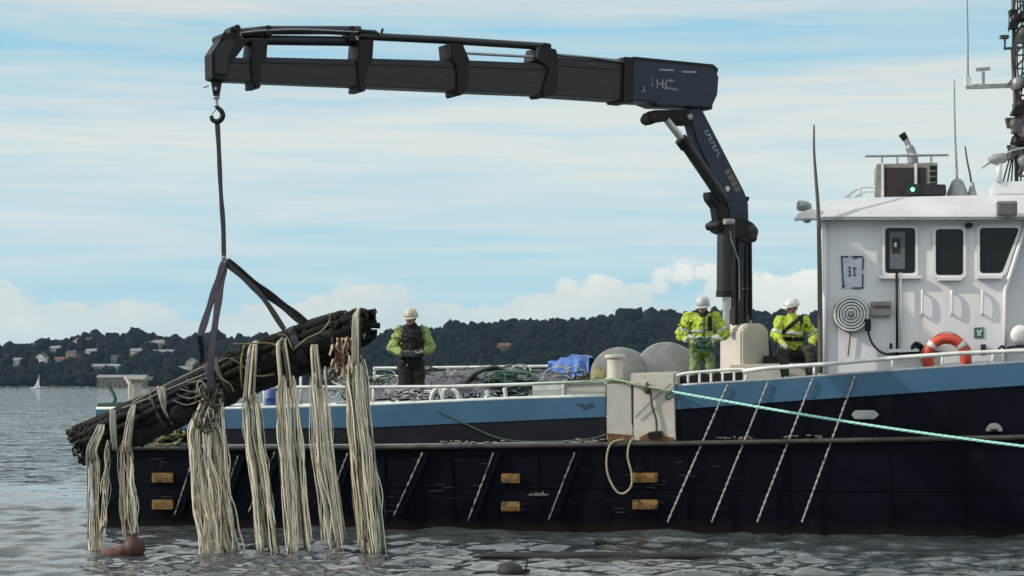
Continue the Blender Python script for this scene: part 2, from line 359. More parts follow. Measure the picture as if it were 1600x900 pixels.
for scl, st, kx, ky in ((.16, (1, 1.7, 1), .10, .16), (1.3, (.7, 2.2, 1), .26, .66), (4.2, (.65, 2.0, 1), .30, .80)):
    mp = n.new('ShaderNodeMapping'); mp.inputs['Scale'].default_value = st; l.new(t.outputs['Object'], mp.inputs[0])
    nz = n.new('ShaderNodeTexNoise'); nz.inputs['Scale'].default_value = scl; nz.inputs['Detail'].default_value = 2.5; nz.inputs['Distortion'].default_value = .5; l.new(mp.outputs[0], nz.inputs['Vector'])
    ma = n.new('ShaderNodeVectorMath'); ma.operation = 'MULTIPLY_ADD'; l.new(nz.outputs['Color'], ma.inputs[0]); ma.inputs[1].default_value = (kx, ky, 0); ma.inputs[2].default_value = (-kx / 2, -ky / 2, 0)
    ad = n.new('ShaderNodeVectorMath'); l.new(acc, ad.inputs[0]); l.new(ma.outputs[0], ad.inputs[1]); acc = ad.outputs[0]
no = n.new('ShaderNodeVectorMath'); no.operation = 'NORMALIZE'; l.new(acc, no.inputs[0]); l.new(no.outputs[0], b.inputs['Normal'])
me.materials.append(wm); water = bpy.data.objects.new('water', me); C.objects.link(water); tag(water, kind='structure')

# ================================================================== FAR SHORE
RY, SY0 = 1800.0, 1500.0
SIL = [(-500, 560), (-200, 556), (0, 547), (60, 541), (110, 531), (190, 527), (300, 531), (420, 533), (520, 533), (600, 527), (700, 515), (800, 509), (900, 503), (980, 494), (1100, 493), (1280, 494), (1500, 490), (1800, 500), (2300, 530)]
def ridge(x): return max(2.0, P(0, lerp_tab(SIL, x / RY * F + 800), RY).z - 8.5)
def ground(x, y):
    t = min(1, max(0, (y - SY0) / (RY - SY0))); wob = 2.2 * mnoise.noise(Vector((x * .012, y * .012, 0))) * min(1, t * 4)
    back = 1 - .25 * min(1, max(0, (y - RY) / 600))
    return ridge(x) * (t * t * (3 - 2 * t)) ** .8 * back + wob + (1.2 if t > 0 else -3)
gx = np.arange(-1100, 1250, 12); gy = np.concatenate([[1488, 1497, 1500.5], np.arange(1512, 2420, 14)])
mb = MB(); mb.v = [Vector((x, y, ground(x, y))) for y in gy for x in gx]
for j in range(len(gy) - 1):
    for i in range(len(gx) - 1):
        a = j * len(gx) + i; mb.f.append((a, a + 1, a + len(gx) + 1, a + len(gx)))
mb.m = [0] * len(mb.f)
M['ground'] = mat('hillside_ground', (.016, .020, .014), .95, spec=.05, col2=(.008, .011, .009), vscale=.05, vamt=.9)
tag(mb.build('hillside', M['ground'], smooth=True, origin=(0, 0, 0)), kind='structure')
# ledge of shore rock
mb = MB(); rr = random.Random(3)
for i in range(420):
    x = -560 + i * 3.1 + rr.uniform(-1, 1); h = rr.uniform(.5, 1.7); mb.ell((x, 1496 + rr.uniform(-2, 2), .2), rr.uniform(1.5, 4), rr.uniform(1.5, 3), h, 6, 4, Matrix.Rotation(rr.uniform(0, 3), 3, 'Z'))
tag(mb.build('shore_rocks', mat('shore_rock', (.13, .12, .11), .9, vscale=.4), origin=(0, 0, 0)), kind='stuff')

def ray_ground(px, py):
    y = SY0 + 2
    while y < RY + 60:
        p = P(px, py, y)
        if p.z <= ground(p.x, p.y): return p
        y += 2
    return P(px, py, RY)
house_wall = [mat('house_white', (.62, .62, .60), .7, vscale=.5), mat('house_cream', (.48, .44, .36), .7, vscale=.5), mat('house_grey', (.30, .31, .33), .7, vscale=.5), mat('house_ochre', (.30, .20, .12), .7, vscale=.5)]
roof_m = [mat('roof_dark', (.05, .05, .055), .8, vscale=2), mat('roof_red', (.16, .07, .05), .8, vscale=2), mat('roof_grey', (.22, .22, .23), .8, vscale=2)]
wing_m = mat('far_window', (.02, .025, .03), .2)
def house(px, py, w, d, h, roof, wm_, rm_, label, rot=0.0, name='house', cat='house', grp='houses on the far hillside'):
    p = ray_ground(px, py); o = thing(name, (p.x, p.y, p.z - .5), label, cat, grp); o0 = ORI[o]
    Rz = Matrix.Rotation(rot, 3, 'Z')
    def T(x, y, z): return o0 + Rz @ Vector((x, y, z))
    hw, hd = w / 2, d / 2
    b_ = MB(); b_.prism([T(-hw, -hd, -3), T(hw, -hd, -3), T(hw, -hd, h), T(0, -hd, h + (roof if d > w else 0)), T(-hw, -hd, h)], Rz @ Vector((0, d, 0)))
    b_.build('wall', wm_, o)
    r_ = MB(); ov = .5
    if d > w:
        for sg in (-1, 1): r_.prism([T(0, -hd - ov, h + roof), T(sg * (hw + ov), -hd - ov, h - .2), T(sg * (hw + ov), -hd - ov, h + .1), T(0, -hd - ov, h + roof + .35)], Rz @ Vector((0, d + 2 * ov, 0)))
    else:
        r_.prism([T(-hw - ov, -hd - ov, h - .1), T(-hw - ov, hd + ov, h - .1), T(-hw - ov, 0, h + roof)], Rz @ Vector((w + 2 * ov, 0, 0)))
    r = r_.build('roof', rm_, o)
    c_ = MB(); c_.box(T(w * .2, .6, h + roof * .9), Rz @ Vector((.5, 0, 0)), Rz @ Vector((0, .5, 0)), (0, 0, 1.1)); c_.build('chimney', roof_m[2], r)
    nw = max(2, int(w / 3)); fl = max(1, int(h / 2.7))
    for j in range(fl):
        for i in range(nw):
            x = -hw + (i + .5) * w / nw; w_ = MB(); w_.box(T(x, -hd - .03, 1.4 + j * 2.7), Rz @ Vector((.6, 0, 0)), Rz @ Vector((0, .05, 0)), (0, 0, .65)); w_.build('window', wing_m, o)
    return p
HOUSES = [  # px, py (base), w, d, h, roof, wall, roofm, label
 (18, 562, 9, 8, 4, 2, 2, 0, 'low grey house at the left edge of the far hill, among trees'),
 (33, 569, 12, 8, 4, 2, 0, 2, 'long white house at far left of the hill, just below the grey one'),
 (60, 548, 9, 8, 5, 2.5, 1, 0, 'cream house just under the leftmost slope of the skyline'),
 (66, 567, 7, 9, 6, 2.5, 0, 0, 'narrow white gabled house right above the small white sailing boat'),
 (88, 552, 10, 8, 5, 2, 2, 2, 'grey house with pale roof under the left shoulder of the hill'),
 (93, 568, 7, 7, 4, 2, 2, 1, 'small grey house with red roof above the left shore'),
 (100, 540, 10, 8, 4, 2, 2, 0, 'grey house close under the skyline left of the summit'),
 (113, 558, 9, 8, 4, 2, 3, 0, 'ochre house in mid slope left of the two gabled white houses'),
 (125, 545, 8, 11, 7, 3, 0, 2, 'tall white gabled house below the hilltop, left one of the pair'),
 (139, 544, 9, 12, 7, 3, 1, 0, 'tall cream gabled house below the hilltop, right one of the pair'),
 (150, 555, 16, 9, 4, 2.2, 0, 2, 'broad white house with pale roof in the middle of the slope'),
 (120, 576, 8, 8, 4, 2, 3, 1, 'ochre house with red roof low on the slope'),
 (165, 578, 26, 9, 3.5, 2, 2, 2, 'long grey house above the warehouse by the shore'),
 (170, 537, 8, 8, 4, 2, 2, 0, 'small grey house just under the hilltop'),
 (183, 565, 9, 8, 4, 2, 2, 0, 'grey house with dark roof right of mid slope'),
 (215, 556, 11, 9, 5, 2, 1, 2, 'cream house left of the long row at the right of the slope'),
 (236, 545, 11, 9, 5, 2, 2, 2, 'grey house high up, directly above the right row'),
 (248, 545, 10, 9, 6, 2.5, 1, 2, 'cream house high up beside a grey house'),
 (256, 556, 18, 9, 4, 2, 2, 2, 'long grey house at the right end of the hillside houses'),
 (285, 588, 9, 9, 6, 3, 0, 2, 'white house behind the pole bundle, left one near the shore'),
 (300, 578, 8, 11, 7, 3, 1, 2, 'cream gabled house behind the pole bundle, highest of the cluster'),
 (315, 590, 10, 9, 5, 2, 0, 0, 'white house with dark roof seen past the pole bundle'),
 (790, 546, 12, 9, 4, 2, 3, 1, 'lone reddish house on the wooded hill right of the standing worker'),
]
hpos = []
for i, (px, py, w, d, h, rf, wi, ri, lab) in enumerate(HOUSES):
    hpos.append((house(px, py, w, d, h, rf, house_wall[wi], roof_m[ri], lab, rr.uniform(-.35, .35)), w))
hpos.append((house(192, 604.6, 38, 12, 8, 2.0, mat('warehouse_wall', (.17, .13, .11), .8, vscale=.3), roof_m[2], 'long brown warehouse with pale roof on the far shoreline', 0, 'warehouse', 'warehouse', None), 40))

# forest: individual crowns merged into one mass
def ico():
    bm = bmesh.new(); bmesh.ops.create_icosphere(bm, subdivisions=2, radius=1); v = np.array([q.co[:] for q in bm.verts]); f = np.array([[x.index for x in p.verts] for p in bm.faces]); bm.free(); return v, f
iv, if_ = ico(); rs = np.random.RandomState(11); vs_all, fs_all, mi_all, off = [], [], [], 0
cnt = 0
for k in range(11000):
    x = rs.uniform(-590, 760); y = SY0 + 4 + 350 * rs.uniform(0, 1) ** .85
    if k < 1500: y = rs.uniform(RY - 25, RY + 15)
    z = ground(x, y); r = rs.gamma(6, .42) + .9
    if any(abs(x - p.x) < w / 2 + r * .7 and -26 < y - p.y < 7 + r * .6 for p, w in hpos): continue
    if x < -330 and rs.rand() < .12: continue
    h = r * rs.uniform(.9, 1.35); nzv = iv * (1 + .30 * rs.uniform(-1, 1, (len(iv), 1))) * np.array([r, r, h]) + np.array([x, y, z + h * rs.uniform(.7, 1.1)])
    vs_all.append(nzv); fs_all.append(if_ + off); off += len(iv); mi_all += [int(rs.randint(0, 3))] * len(if_); cnt += 1
V = np.concatenate(vs_all); Ft = np.concatenate(fs_all)
me = bpy.data.meshes.new('forest'); me.from_pydata(V.tolist(), [], Ft.tolist())
for nm, c1_, c2_ in (('foliage_dark', (.006, .010, .009), (.003, .005, .006)), ('foliage_mid', (.009, .014, .011), (.004, .006, .006)), ('foliage_brown', (.013, .013, .012), (.006, .006, .006))):
    me.materials.append(mat(nm, c1_, .95, spec=.05, col2=c2_, vscale=.45, vamt=.7, bump=.5, bscale=.6))
me.polygons.foreach_set('material_index', mi_all); me.polygons.foreach_set('use_smooth', [True] * len(me.polygons)); ob = bpy.data.objects.new('forest', me); C.objects.link(ob); tag(ob, kind='stuff')

# small white sailing boat by the far shore
p = P(60, 607.2, 1380); o = thing('sailing_boat', (p.x, p.y, 0), 'tiny white sailing boat off the far left shore', 'sailing boat')
mb = MB(); mb.prism([p + Vector((-5, -1.4, -.2 - p.z)), p + Vector((5.5, -.2, 1.3 - p.z)), p + Vector((-5.4, -1.4, 1.1 - p.z))], (0, 2.6, 0)); mb.build('hull', M['white'], o)
mb = MB(); mb.box((p.x - 1, p.y, 1.7), (2, 0, 0), (0, .9, 0), (0, 0, .5)); mb.build('cabin', M['white'], o)
mb = MB(); mb.tube([(p.x + .5, p.y, 1), (p.x + .5, p.y, 10)], .15, 6); mb.build('mast', M['white'], o)
mb = MB(); mb.prism([(p.x + .2, p.y, 2.6), (p.x - 2.2, p.y, 2.4), (p.x + .1, p.y, 8)], (0, .1, 0)); mb.build('sail', M['white'], o)

# ================================================================== WORK BOAT
boat = thing('work_boat', L(0, 3.2, 0), 'dark navy and blue steel workboat with white wheelhouse, moored across the picture', 'boat')
# side sections as tables against pixel column (near side)
RUB = [(150, 698), (600, 697), (1050, 691), (1440, 684), (1600, 681)]
BLB = [(150, 672), (350, 670), (577, 668), (948, 651)]
BLT = [(150, 640), (350, 640), (577, 634), (797, 624), (948, 620)]
BLB2 = [(1050, 640), (1200, 629), (1600, 602)]
BLT2 = [(1050, 604), (1120, 600), (1200, 595), (1413, 579), (1600, 567)]
def prof(tab, px, t): return ZB(px, lerp_tab(tab, px), t)
def inset(s):                          # plan curve of the bow
    k = max(0, (s - 15.5) / 7.5); return 3.2 * min(1, k) ** 2.1
S_end = 23.0
pxs_all = list(range(150, 1601, 50))
stations = []
for px in pxs_all: stations.append((S(px), prof(RUB, px, 0)))
s0, z0 = stations[-1]
for k in range(1, 12): s_ = s0 + (S_end - s0) * k / 11; stations.append((s_, z0 + .06 * (s_ - s0) + .004 * (s_ - s0) ** 2))
stern_px = 150
# lower hull
mb = MB(); rows = []
for s_, zr in stations:
    i = inset(s_); rake = .9 * max(0, (s_ - 17) / 6) ** 2
    half = 3.2 - i
    prof_ = [(1.2 if half > 1.2 else half * .8, -1.2), (.35, -.8), (.10, -.2), (.03, .5), (0, zr)]
    row = [L(s_, 3.2 - max(.02, half - a * min(1, half)), z) for a, z in prof_]
    row += [L(s_, 3.2 + max(.02, half - a * min(1, half)), z) for a, z in reversed(prof_)]
    rows.append(row)
base = 0; nr = len(rows[0])
for row in rows: mb.v.extend(row)
for i in range(len(rows) - 1):
    for k in range(nr):
        k2 = (k + 1) % nr; mb.f.append((i * nr + k, (i + 1) * nr + k, (i + 1) * nr + k2, i * nr + k2))
mb.f.append(tuple(range(nr))); mb.f.append(tuple((len(rows) - 1) * nr + k for k in range(nr))); mb.m = [0] * len(mb.f)
hull = mb.build('hull', M['hull'], boat)
# main deck cover just inside (top of the closed hull doubles as deck ledge)
def side_pt(s_, off, z, far=False):
    h = max(.03, 3.2 - inset(s_) - off); return L(s_, 3.2 + (h if far else -h), z)
# rub rail (both sides)
for far in (False, True):
    mb = MB(); mb.tube([side_pt(s_, -.05, z - .02, far) for s_, z in stations], .042, 8); mb.build('rub_rail', M['rail_worn'], boat, smooth=True)
# bulwarks: plates with thickness
def plate(tabs, mi_, name, s_list, zb, zt, off, thick=.06, far=False):
    mb = MB(); N = len(s_list)
    for s_, a, b_ in zip(s_list, zb, zt):
        mb.v += [side_pt(s_, off, a, far), side_pt(s_, off, b_, far), side_pt(s_, off + thick, b_, far), side_pt(s_, off + thick, a, far)]
    for i in range(N - 1):
        for k in range(4): k2 = (k + 1) % 4; mb.f.append((i * 4 + k, i * 4 + k2, i * 4 + 4 + k2, i * 4 + 4 + k))
    mb.f += [(0, 1, 2, 3), ((N - 1) * 4 + 3, (N - 1) * 4 + 2, (N - 1) * 4 + 1, (N - 1) * 4)]
    mb.m = [0] * len(mb.f); return mb.build(name, mi_, boat)
OFF = .14
aft_px = [150, 200, 250, 300, 350, 420, 500, 577, 650, 720, 797, 870, 946]
sa = [S(p_, OFF) for p_ in aft_px]; zr_ = [prof(RUB, p_, OFF) for p_ in aft_px]; zb_ = [prof(BLB, p_, OFF) for p_ in aft_px]; zt_ = [prof(BLT, p_, OFF) for p_ in aft_px]
fwd_px = [1056, 1100, 1150, 1200, 1270, 1340, 1413, 1500, 1600]
sf = [S(p_, OFF) for p_ in fwd_px]; zrf = [prof(RUB, p_, OFF) for p_ in fwd_px]; zbf = [prof(BLB2, p_, OFF) for p_ in fwd_px]; ztf = [prof(BLT2, p_, OFF) for p_ in fwd_px]
for s_, zr2 in stations[len(pxs_all):]:
    dd = s_ - sf[8]; sf.append(s_); zrf.append(zr2); zbf.append(zbf[8] + .065 * dd); ztf.append(ztf[8] + .09 * dd)
for far in (False, True):
    plate(None, M['hull_up'], 'bulwark_plate', sa, [z - .03 for z in zr_], zb_, OFF, far=far)
    plate(None, M['blue'], 'blue_band', sa, zb_, zt_, OFF - .012, .085, far=far)
    plate(None, M['hull_up'] if False else M['hull'], 'bulwark_plate', sf, [z - .03 for z in zrf], zbf, OFF - .10, far=far)
    plate(None, M['blue'], 'blue_band', sf, zbf, ztf, OFF - .115, .1, far=far)
    # cap strips
    mb = MB(); mb.tube([side_pt(s_, OFF + .03, z + .015, far) for s_, z in zip(sa, zt_)], .035, 6); mb.build('bulwark_cap', M['white_rail'], boat, smooth=True)
    mb = MB(); mb.tube([side_pt(s_, OFF - .07, z + .012, far) for s_, z in zip(sf, ztf)], .03, 6); mb.build('bulwark_cap', M['steel'], boat, smooth=True)
# transom
mb = MB(); mb.prism([L(S(150, OFF), .15, zr_[0] - .05), L(S(150, OFF), 6.25, zr_[0] - .05), L(S(150, OFF), 6.25, zt_[0] - .05), L(S(150, OFF), .15, zt_[0] - .05)], BE * .08); mb.build('transom_bulwark', M['hull_up'], boat)
# decks
DA, DF = 1.80, 2.12
mb = MB(); mb.prism([L(.12, .3, DA - .06), L(S(1000), .3, DA - .06), L(S(1000), 6.1, DA - .06), L(.12, 6.1, DA - .06)], (0, 0, .06)); mb.build('aft_deck', M['deck'], boat)
mb = MB(); sfin = 21.0
pl = [L(S(1000) + .01, .3, DF - .06)] + [side_pt(s_, .25, DF - .06) for s_ in (14, 16, 18, 20, 21.5)] + [side_pt(s_, .25, DF - .06, True) for s_ in (21.5, 20, 18, 16, 14)] + [L(S(1000) + .01, 6.1, DF - .06)]
mb.prism(pl, (0, 0, .06)); mb.build('fore_deck', M['deck'], boat)
# ledge between rub rail and bulwark is the hull top; seam weld along it
mb = MB(); mb.tube([B(px, lerp_tab(RUB, px) - 2, .05) for px in range(215, 946, 20)], .014, 5); mb.build('weld_seam', M['steel'], boat)

# side lockers in the gangway opening
def bprism(name, poly, t, ext, m_, par, bevel=0): # polygon in pixels on plane t, extruded inboard
    mb = MB(); mb.prism([B(x, y, t) for x, y in poly], BN * ext); return mb.build(name, m_, par, bevel=bevel)
lk = bprism('side_locker', [(948, 600), (989, 600), (989, 689), (948, 689)], .05, .55, M['beige2'], boat, .015)
lk2 = bprism('side_locker', [(990, 583), (1053, 583), (1056, 689), (990, 689)], .0, .6, M['beige'], boat, .015)
mb = MB(); mb.prism([B(950, 677, .03), B(990, 680, .03), B(990, 691, .03), B(950, 691, .03)], BN * -.03)
mb.build('rust_stain', M['rust'], lk)
mb = MB(); mb.prism([B(1000, 683, -.015), B(1010, 678, -.015), B(1018, 674, -.015), B(1034, 673, -.015), B(1040, 682, -.015), B(1053, 684, -.015), B(1053, 691, -.015), B(1000, 691, -.015)], BN * -.02); mb.build('rust_stain', M['rust'], lk2)
mb = MB(); mb.prism([B(1012, 676, -.04), B(1033, 674, -.04), B(1034, 684, -.04), B(1014, 686, -.04)], BN * -.03); mb.build('hinge_block', M['black'], lk2)
mb = MB(); mb.tube(cr([B(1011, 597, -.03), B(1016, 612, -.04), B(1019, 635, -.04), B(1025, 655, -.04), B(1026, 678, -.04)]), .016, 6); mb.tube(cr([B(1048, 600, -.02), B(1020, 625, -.04), B(993, 652, -.03)]), .007, 5); mb.build('dangling_line', M['rope_dark'], lk2)
mb = MB(); mb.ell(B(1011, 607, -.04), .06, .05, .09); mb.build('line_knot', M['rope_dark'], lk2)
bprism('locker_seam', [(986, 602), (990, 602), (990, 664), (987, 664)], .035, .02, M['gasket'], lk)
# mooring post with cap
mb = MB(); c0 = B(961, 640, .3); zt = B(961, 560, .3).z
mb.lathe((c0.x, c0.y, 1.5), (0, 0, 1), [(.13, 0), (.13, zt - 1.52), (.15, zt - 1.5), (.17, zt - 1.49), (.17, zt - 1.45), (.15, zt - 1.44)], 20); mb.build('mooring_post', M['beige'], boat, smooth=True, auto=30)
# pale solid panel of the rail just aft of the post
bprism('rail_panel', [(885, 600), (946, 598), (946, 620), (885, 622)], OFF + .05, .03, M['beige2'], boat)
bprism('rail_panel', [(832, 602), (880, 600), (880, 618), (832, 620)], OFF + .12, .03, M['white_rail'], boat)

# rails
def rail(name, top, posts, t, r=.028, far=False, low=None, m_=None, postr=.022):
    f_ = thing  # noqa
    mb = MB(); mb.tube([B(x, y, t) for x, y in top], r, 8); ob = mb.build(name, m_ or M['white_rail'], boat, smooth=True)
    for x, y0, y1 in posts:
        q = MB(); q.tube([B(x, y0, t), B(x, y1, t)], postr, 7); q.build('rail_post', m_ or M['white_rail'], ob, smooth=True)
    return ob
rail('aft_rail', [(330, 606), (413, 605), (580, 605), (700, 604), (800, 601), (948, 596)], [(413, 605, 640), (456, 605, 640), (495, 605, 640), (583, 605, 634), (880, 599, 622)], OFF + .04)
rail('fore_rail', [(1160, 580), (1200, 575), (1290, 569), (1413, 558), (1500, 552), (1600, 548), (1750, 538)], [(1272, 570, 590), (1394, 560, 580), (1472, 554, 575), (1551, 550, 570), (1650, 546, 565)], OFF + .0, .034)
bprism('rail_box', [(1475, 558), (1500, 556), (1500, 572), (1475, 574)], OFF + .1, .08, M['white'], boat, .01)
bprism('rail_box', [(1520, 557), (1552, 554), (1552, 569), (1520, 571)], OFF + .1, .08, M['white'], boat, .01)
# oval grating
mb = MB(); pts = []
for k in range(36):
    a = 2 * math.pi * k / 36; x = 1111 + 55 * math.copysign(abs(math.cos(a)) ** .35, math.cos(a)); y = 591 + (1110 - x) * .08 - 11 * math.copysign(abs(math.sin(a)) ** .45, math.sin(a)); pts.append(B(x, y, OFF + .02))
mb.tube(pts, .026, 7, closed=True); og = mb.build('oval_guard', M['white_rail'], boat, smooth=True)
for x in (1075, 1093, 1111, 1129, 1147):
    q = MB(); q.tube([B(x, 582, OFF + .02), B(x, 602, OFF + .02)], .022, 6); q.build('guard_bar', M['white_rail'], og)
bprism('gear_tray', [(1062, 588), (1160, 581), (1160, 625), (1062, 625)], OFF + .22, .3, M['blackcloth'], boat, .01)
# inner white frames and far rail
mb = MB(); TF = 5.6
for y in (575, 588): mb.tube([B(585, y, TF), B(625, y, TF)], .03, 6)
mb.tube([B(585, 573, TF), B(585, 612, TF)], .03, 6); mb.tube([B(625, 573, TF), B(625, 612, TF)], .03, 6); mb.build('white_frame', M['white_rail'], boat)
mb = MB(); mb.tube([B(590, 575, 5.9), B(700, 574, 5.9), B(860, 572, 5.9)], .03, 6); fr = mb.build('far_rail', M['white_rail'], boat)
for x in (640, 700, 760, 820, 858):
    q = MB(); q.tube([B(x, 575, 5.9), B(x, 610, 5.9)], .022, 6); q.build('rail_post', M['white_rail'], fr)
mb = MB()
mb.tube(cr([B(447, 632, 1.2), B(450, 600, 1.2), B(466, 583, 1.2), B(490, 585, 1.2), B(493, 632, 1.2)]), .03, 7); mb.tube([B(470, 584, 1.2), B(470, 632, 1.2)], .025, 6); mb.build('hoop_frame', M['white_rail'], boat, smooth=True)
# diagonal fender cables, forward four long, aft short
def cable(a, b_, r, label=None):
    a, b_ = Vector(a), Vector(b_); n_ = 60; mb = MB()
    d = (b_ - a).normalized(); u = d.cross(BN).normalized()
    for ph in (0, math.pi):
        mb.tube([a.lerp(b_, k / n_) + (u * math.cos(k * 1.15 + ph) + BN * math.sin(k * 1.15 + ph)) * r * .62 for k in range(n_ + 1)], r * .62, 5)
    return mb.build('diagonal_fender_cable', M['cable'], boat, smooth=True)
for (x0, y0, x1, y1) in ((1137, 601, 1043, 816), (1200, 597, 1112, 816), (1270, 591, 1183, 816), (1336, 588, 1253, 816)): cable(B(x0, y0, -.01), B(x1, y1, -.04), .016)
M['ribm'] = mat('worn_rib_edge_glint', (.38, .37, .35), .5, .2, col2=(.015, .016, .022), vscale=9, vamt=.35)  # worn edge; its pale dots also paint the glint along the ribs
for (x0, y0, x1, y1) in ((300, 722, 272, 806), (372, 712, 345, 790), (430, 705, 388, 800), (543, 708, 512, 790), (660, 707, 615, 806), (771, 707, 731, 814), (898, 707, 857, 812)):
    mb = MB(); p0, p1 = B(x0 + 8, y0, -.03), B(x1 + 8, y1, -.0); mb.bar(p0, p1, .12, .10, BE, 0); rb = mb.build('fender_rib', M['hull'], boat, bevel=.02)
    mb = MB(); q0, q1 = B(x0, y0, -.085), B(x1, y1, -.06); n_ = 26
    mb.tube([q0.lerp(q1, k / n_) + Vector((mnoise.noise(Vector((k * .8, x0, 0))) * .012, 0, 0)) for k in range(n_ + 1)], [.013 + .006 * math.sin(k * 2.1) for k in range(n_ + 1)], 5); mb.build('rib_edge', M['ribm'], rb)
for px_ in (205, 345, 505, 600, 705, 840, 945, 1075, 1230, 1390, 1510):
    mb = MB(); zt_p = prof(RUB, px_, 0) - .05; s_p = S(px_); N = 8
    mb.tube([side_pt(s_p, [.06, .03, .015, .01, .005, .003, .002, 0, 0][i] - .004, .12 + (zt_p - .12) * i / N) for i in range(N + 1)], .010, 5); mb.build('weld_seam', M['hull'], boat)
mb = MB(); mb.tube([side_pt(s_, .012, .72) for s_, z in stations if s_ < 15.5], .009, 5); mb.build('weld_seam', M['hull'], boat)
mb = MB(); rr = random.Random(77)
for k in range(60):
    px_ = rr.uniform(230, 1200); yy = rr.uniform(715, 800); ln_ = rr.uniform(3, 26)
    a_ = B(px_, yy, -.002); b__ = B(px_ + ln_, yy + rr.uniform(-2, 2), -.002); mb.bar(a_, b__, .004, rr.uniform(.004, .014), BN)
tag(mb.build('paint_scrapes', mat('scraped_paint', (.035, .037, .042), .7), boat), kind='stuff')
# yellow step recesses
for (x0, x1, ys_) in ((237, 270, (739, 781)), (783, 812, (740, 784)), (988, 1028, (739, 781))):
    for y in ys_:
        ob = bprism('yellow_step', [(x0, y), (x1, y), (x1, y + 15), (x0, y + 15)], -.05, .06, M['yellow'], boat, .01)
        bprism('step_slot', [(x0 + 4, y + 7), (x1 - 4, y + 7), (x1 - 4, y + 12), (x0 + 4, y + 12)], -.056, .02, M['rust'], ob)
# hull plates and fittings
bprism('hawse_plate', [(1330, 648), (1336, 641), (1366, 641), (1374, 648), (1366, 655), (1336, 655)], -.03, .04, mat('pale_worn_plate', (.42, .43, .42), .5), boat, .008)
mb = MB(); mb.prism([B(1541 + 13 - 13 * math.cos(math.pi * k / 10), 674 - 13 * math.sin(math.pi * k / 10), -.05) for k in range(11)], BN * .09); dp = mb.build('discharge_cover', M['steel'], boat, bevel=.008)
bprism('cover_slot', [(1547, 670), (1560, 670), (1558, 674), (1549, 674)], -.055, .02, M['black'], dp)
# scuffed draught text, dark lettering on blue band
mb = MB(); q = rnd
for i in range(9):
    x = 825 + i * 3.6; h = (2, 4, 3, 6, 4, 5, 7, 3, 3)[i]; mb.prism([B(x, 774, -.006), B(x + 2.6, 774, -.006), B(x + 2.2, 774 - h, -.006), B(x + .6, 774 - h * .7, -.006)], BN * .01)
mb.build('worn_white_marking', mat('worn_marking', (.26, .27, .28), .7), boat)
def text_on(txt, px, py, t, hpx, m_, par, name, skew=0.0, plane='b', squash=1.0):
    o = B(px, py, t); sz = hpx / F * o.y / .70
    vs, fs = text_mesh(txt, sz); mb = MB(); mb.add([o + BE * (v.x * squash) + Vector((0, 0, 1)) * (v.y - v.x * skew) - BN * v.z for v in vs], fs); return mb.build(name, m_, par)
mb = MB()
for (x0, y0, x1, y1) in ((901, 631, 908, 633), (908, 631, 912, 639), (912, 639, 914, 633), (917, 638, 920, 631), (920, 631, 924, 636), (924, 630, 926, 636)): mb.bar(B(x0, y0, OFF - .02), B(x1, y1, OFF - .02), .01, .022, BN)
mb.build('dark_lettering', M['decal_dark'], boat)
# rust streak decal patches on the ledge
mb = MB(); rr = random.Random(5)
for k in range(90):
    px = rr.choice((rr.uniform(690, 790), rr.uniform(1115, 1175), rr.uniform(1225, 1285), rr.uniform(880, 945), rr.uniform(225, 300)))
    yy = lerp_tab(RUB, px) - 3 - rr.uniform(0, 4); mb.ell(B(px, yy, .06 + rr.uniform(-.03, .03)), rr.uniform(.02, .06), .03, rr.uniform(.008, .02), 6, 4)
tag(mb.build('ledge_debris', mat('ledge_debris', (.25, .22, .16), .9), boat), kind='stuff')

# ---------------- wheelhouse
WT, WT2 = 1.0, 5.4
wall_poly = [(1286, 338), (1596, 338), (1600, 352), (1569, 450), (1569, 600), (1286, 612)]
ob = bprism('wheelhouse_wall', wall_poly, WT, WT2 - WT, M['white'], boat)
bprism('wheelhouse_front', [(1560, 340), (1760, 340), (1800, 470), (1980, 470), (1980, 600), (1560, 600)], WT + .28, WT2 - WT - .56, M['white'], boat)
mb = MB(); mb.tube([B(1603, 350, WT - .03), B(1571, 452, WT - .03), B(1569, 598, WT - .03)], .035, 8); mb.build('corner_post', M['white'], boat, smooth=True)
mb = MB(); mb.tube([B(1289, 345, WT - .03), B(1289, 600, WT - .03)], .04, 8); mb.build('corner_post', M['white'], boat, smooth=True)
# roof: sloped visor band plus top
def slab(poly_front, t0, t1): return [B(x, y, t) for (x, y), t in poly_front]
mb = MB()
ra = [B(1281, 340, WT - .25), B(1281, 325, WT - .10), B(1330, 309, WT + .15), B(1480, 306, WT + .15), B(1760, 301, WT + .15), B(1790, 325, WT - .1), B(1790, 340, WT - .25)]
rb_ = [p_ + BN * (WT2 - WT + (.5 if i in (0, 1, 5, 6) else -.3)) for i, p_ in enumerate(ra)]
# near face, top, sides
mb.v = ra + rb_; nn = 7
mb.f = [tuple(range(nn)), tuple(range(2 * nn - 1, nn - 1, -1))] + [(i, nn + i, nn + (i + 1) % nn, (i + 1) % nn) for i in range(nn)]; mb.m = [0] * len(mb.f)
roof = mb.build('wheelhouse_roof', mat('roof_white_sun_dimmed', (.56, .56, .58), .55, col2=(.45, .45, .47), vscale=1.4, rust=(.34, .31, .28), rust_lim=(.60, .78), rust_scale=2.5), boat, bevel=.02)  # white paint darkened on the roof to offset the sun falling there
mb = MB(); mb.bar(B(1283, 342, WT - .24), B(1700, 341, WT - .24), .03, .035, BN); mb.build('drip_edge', M['steel'], roof)
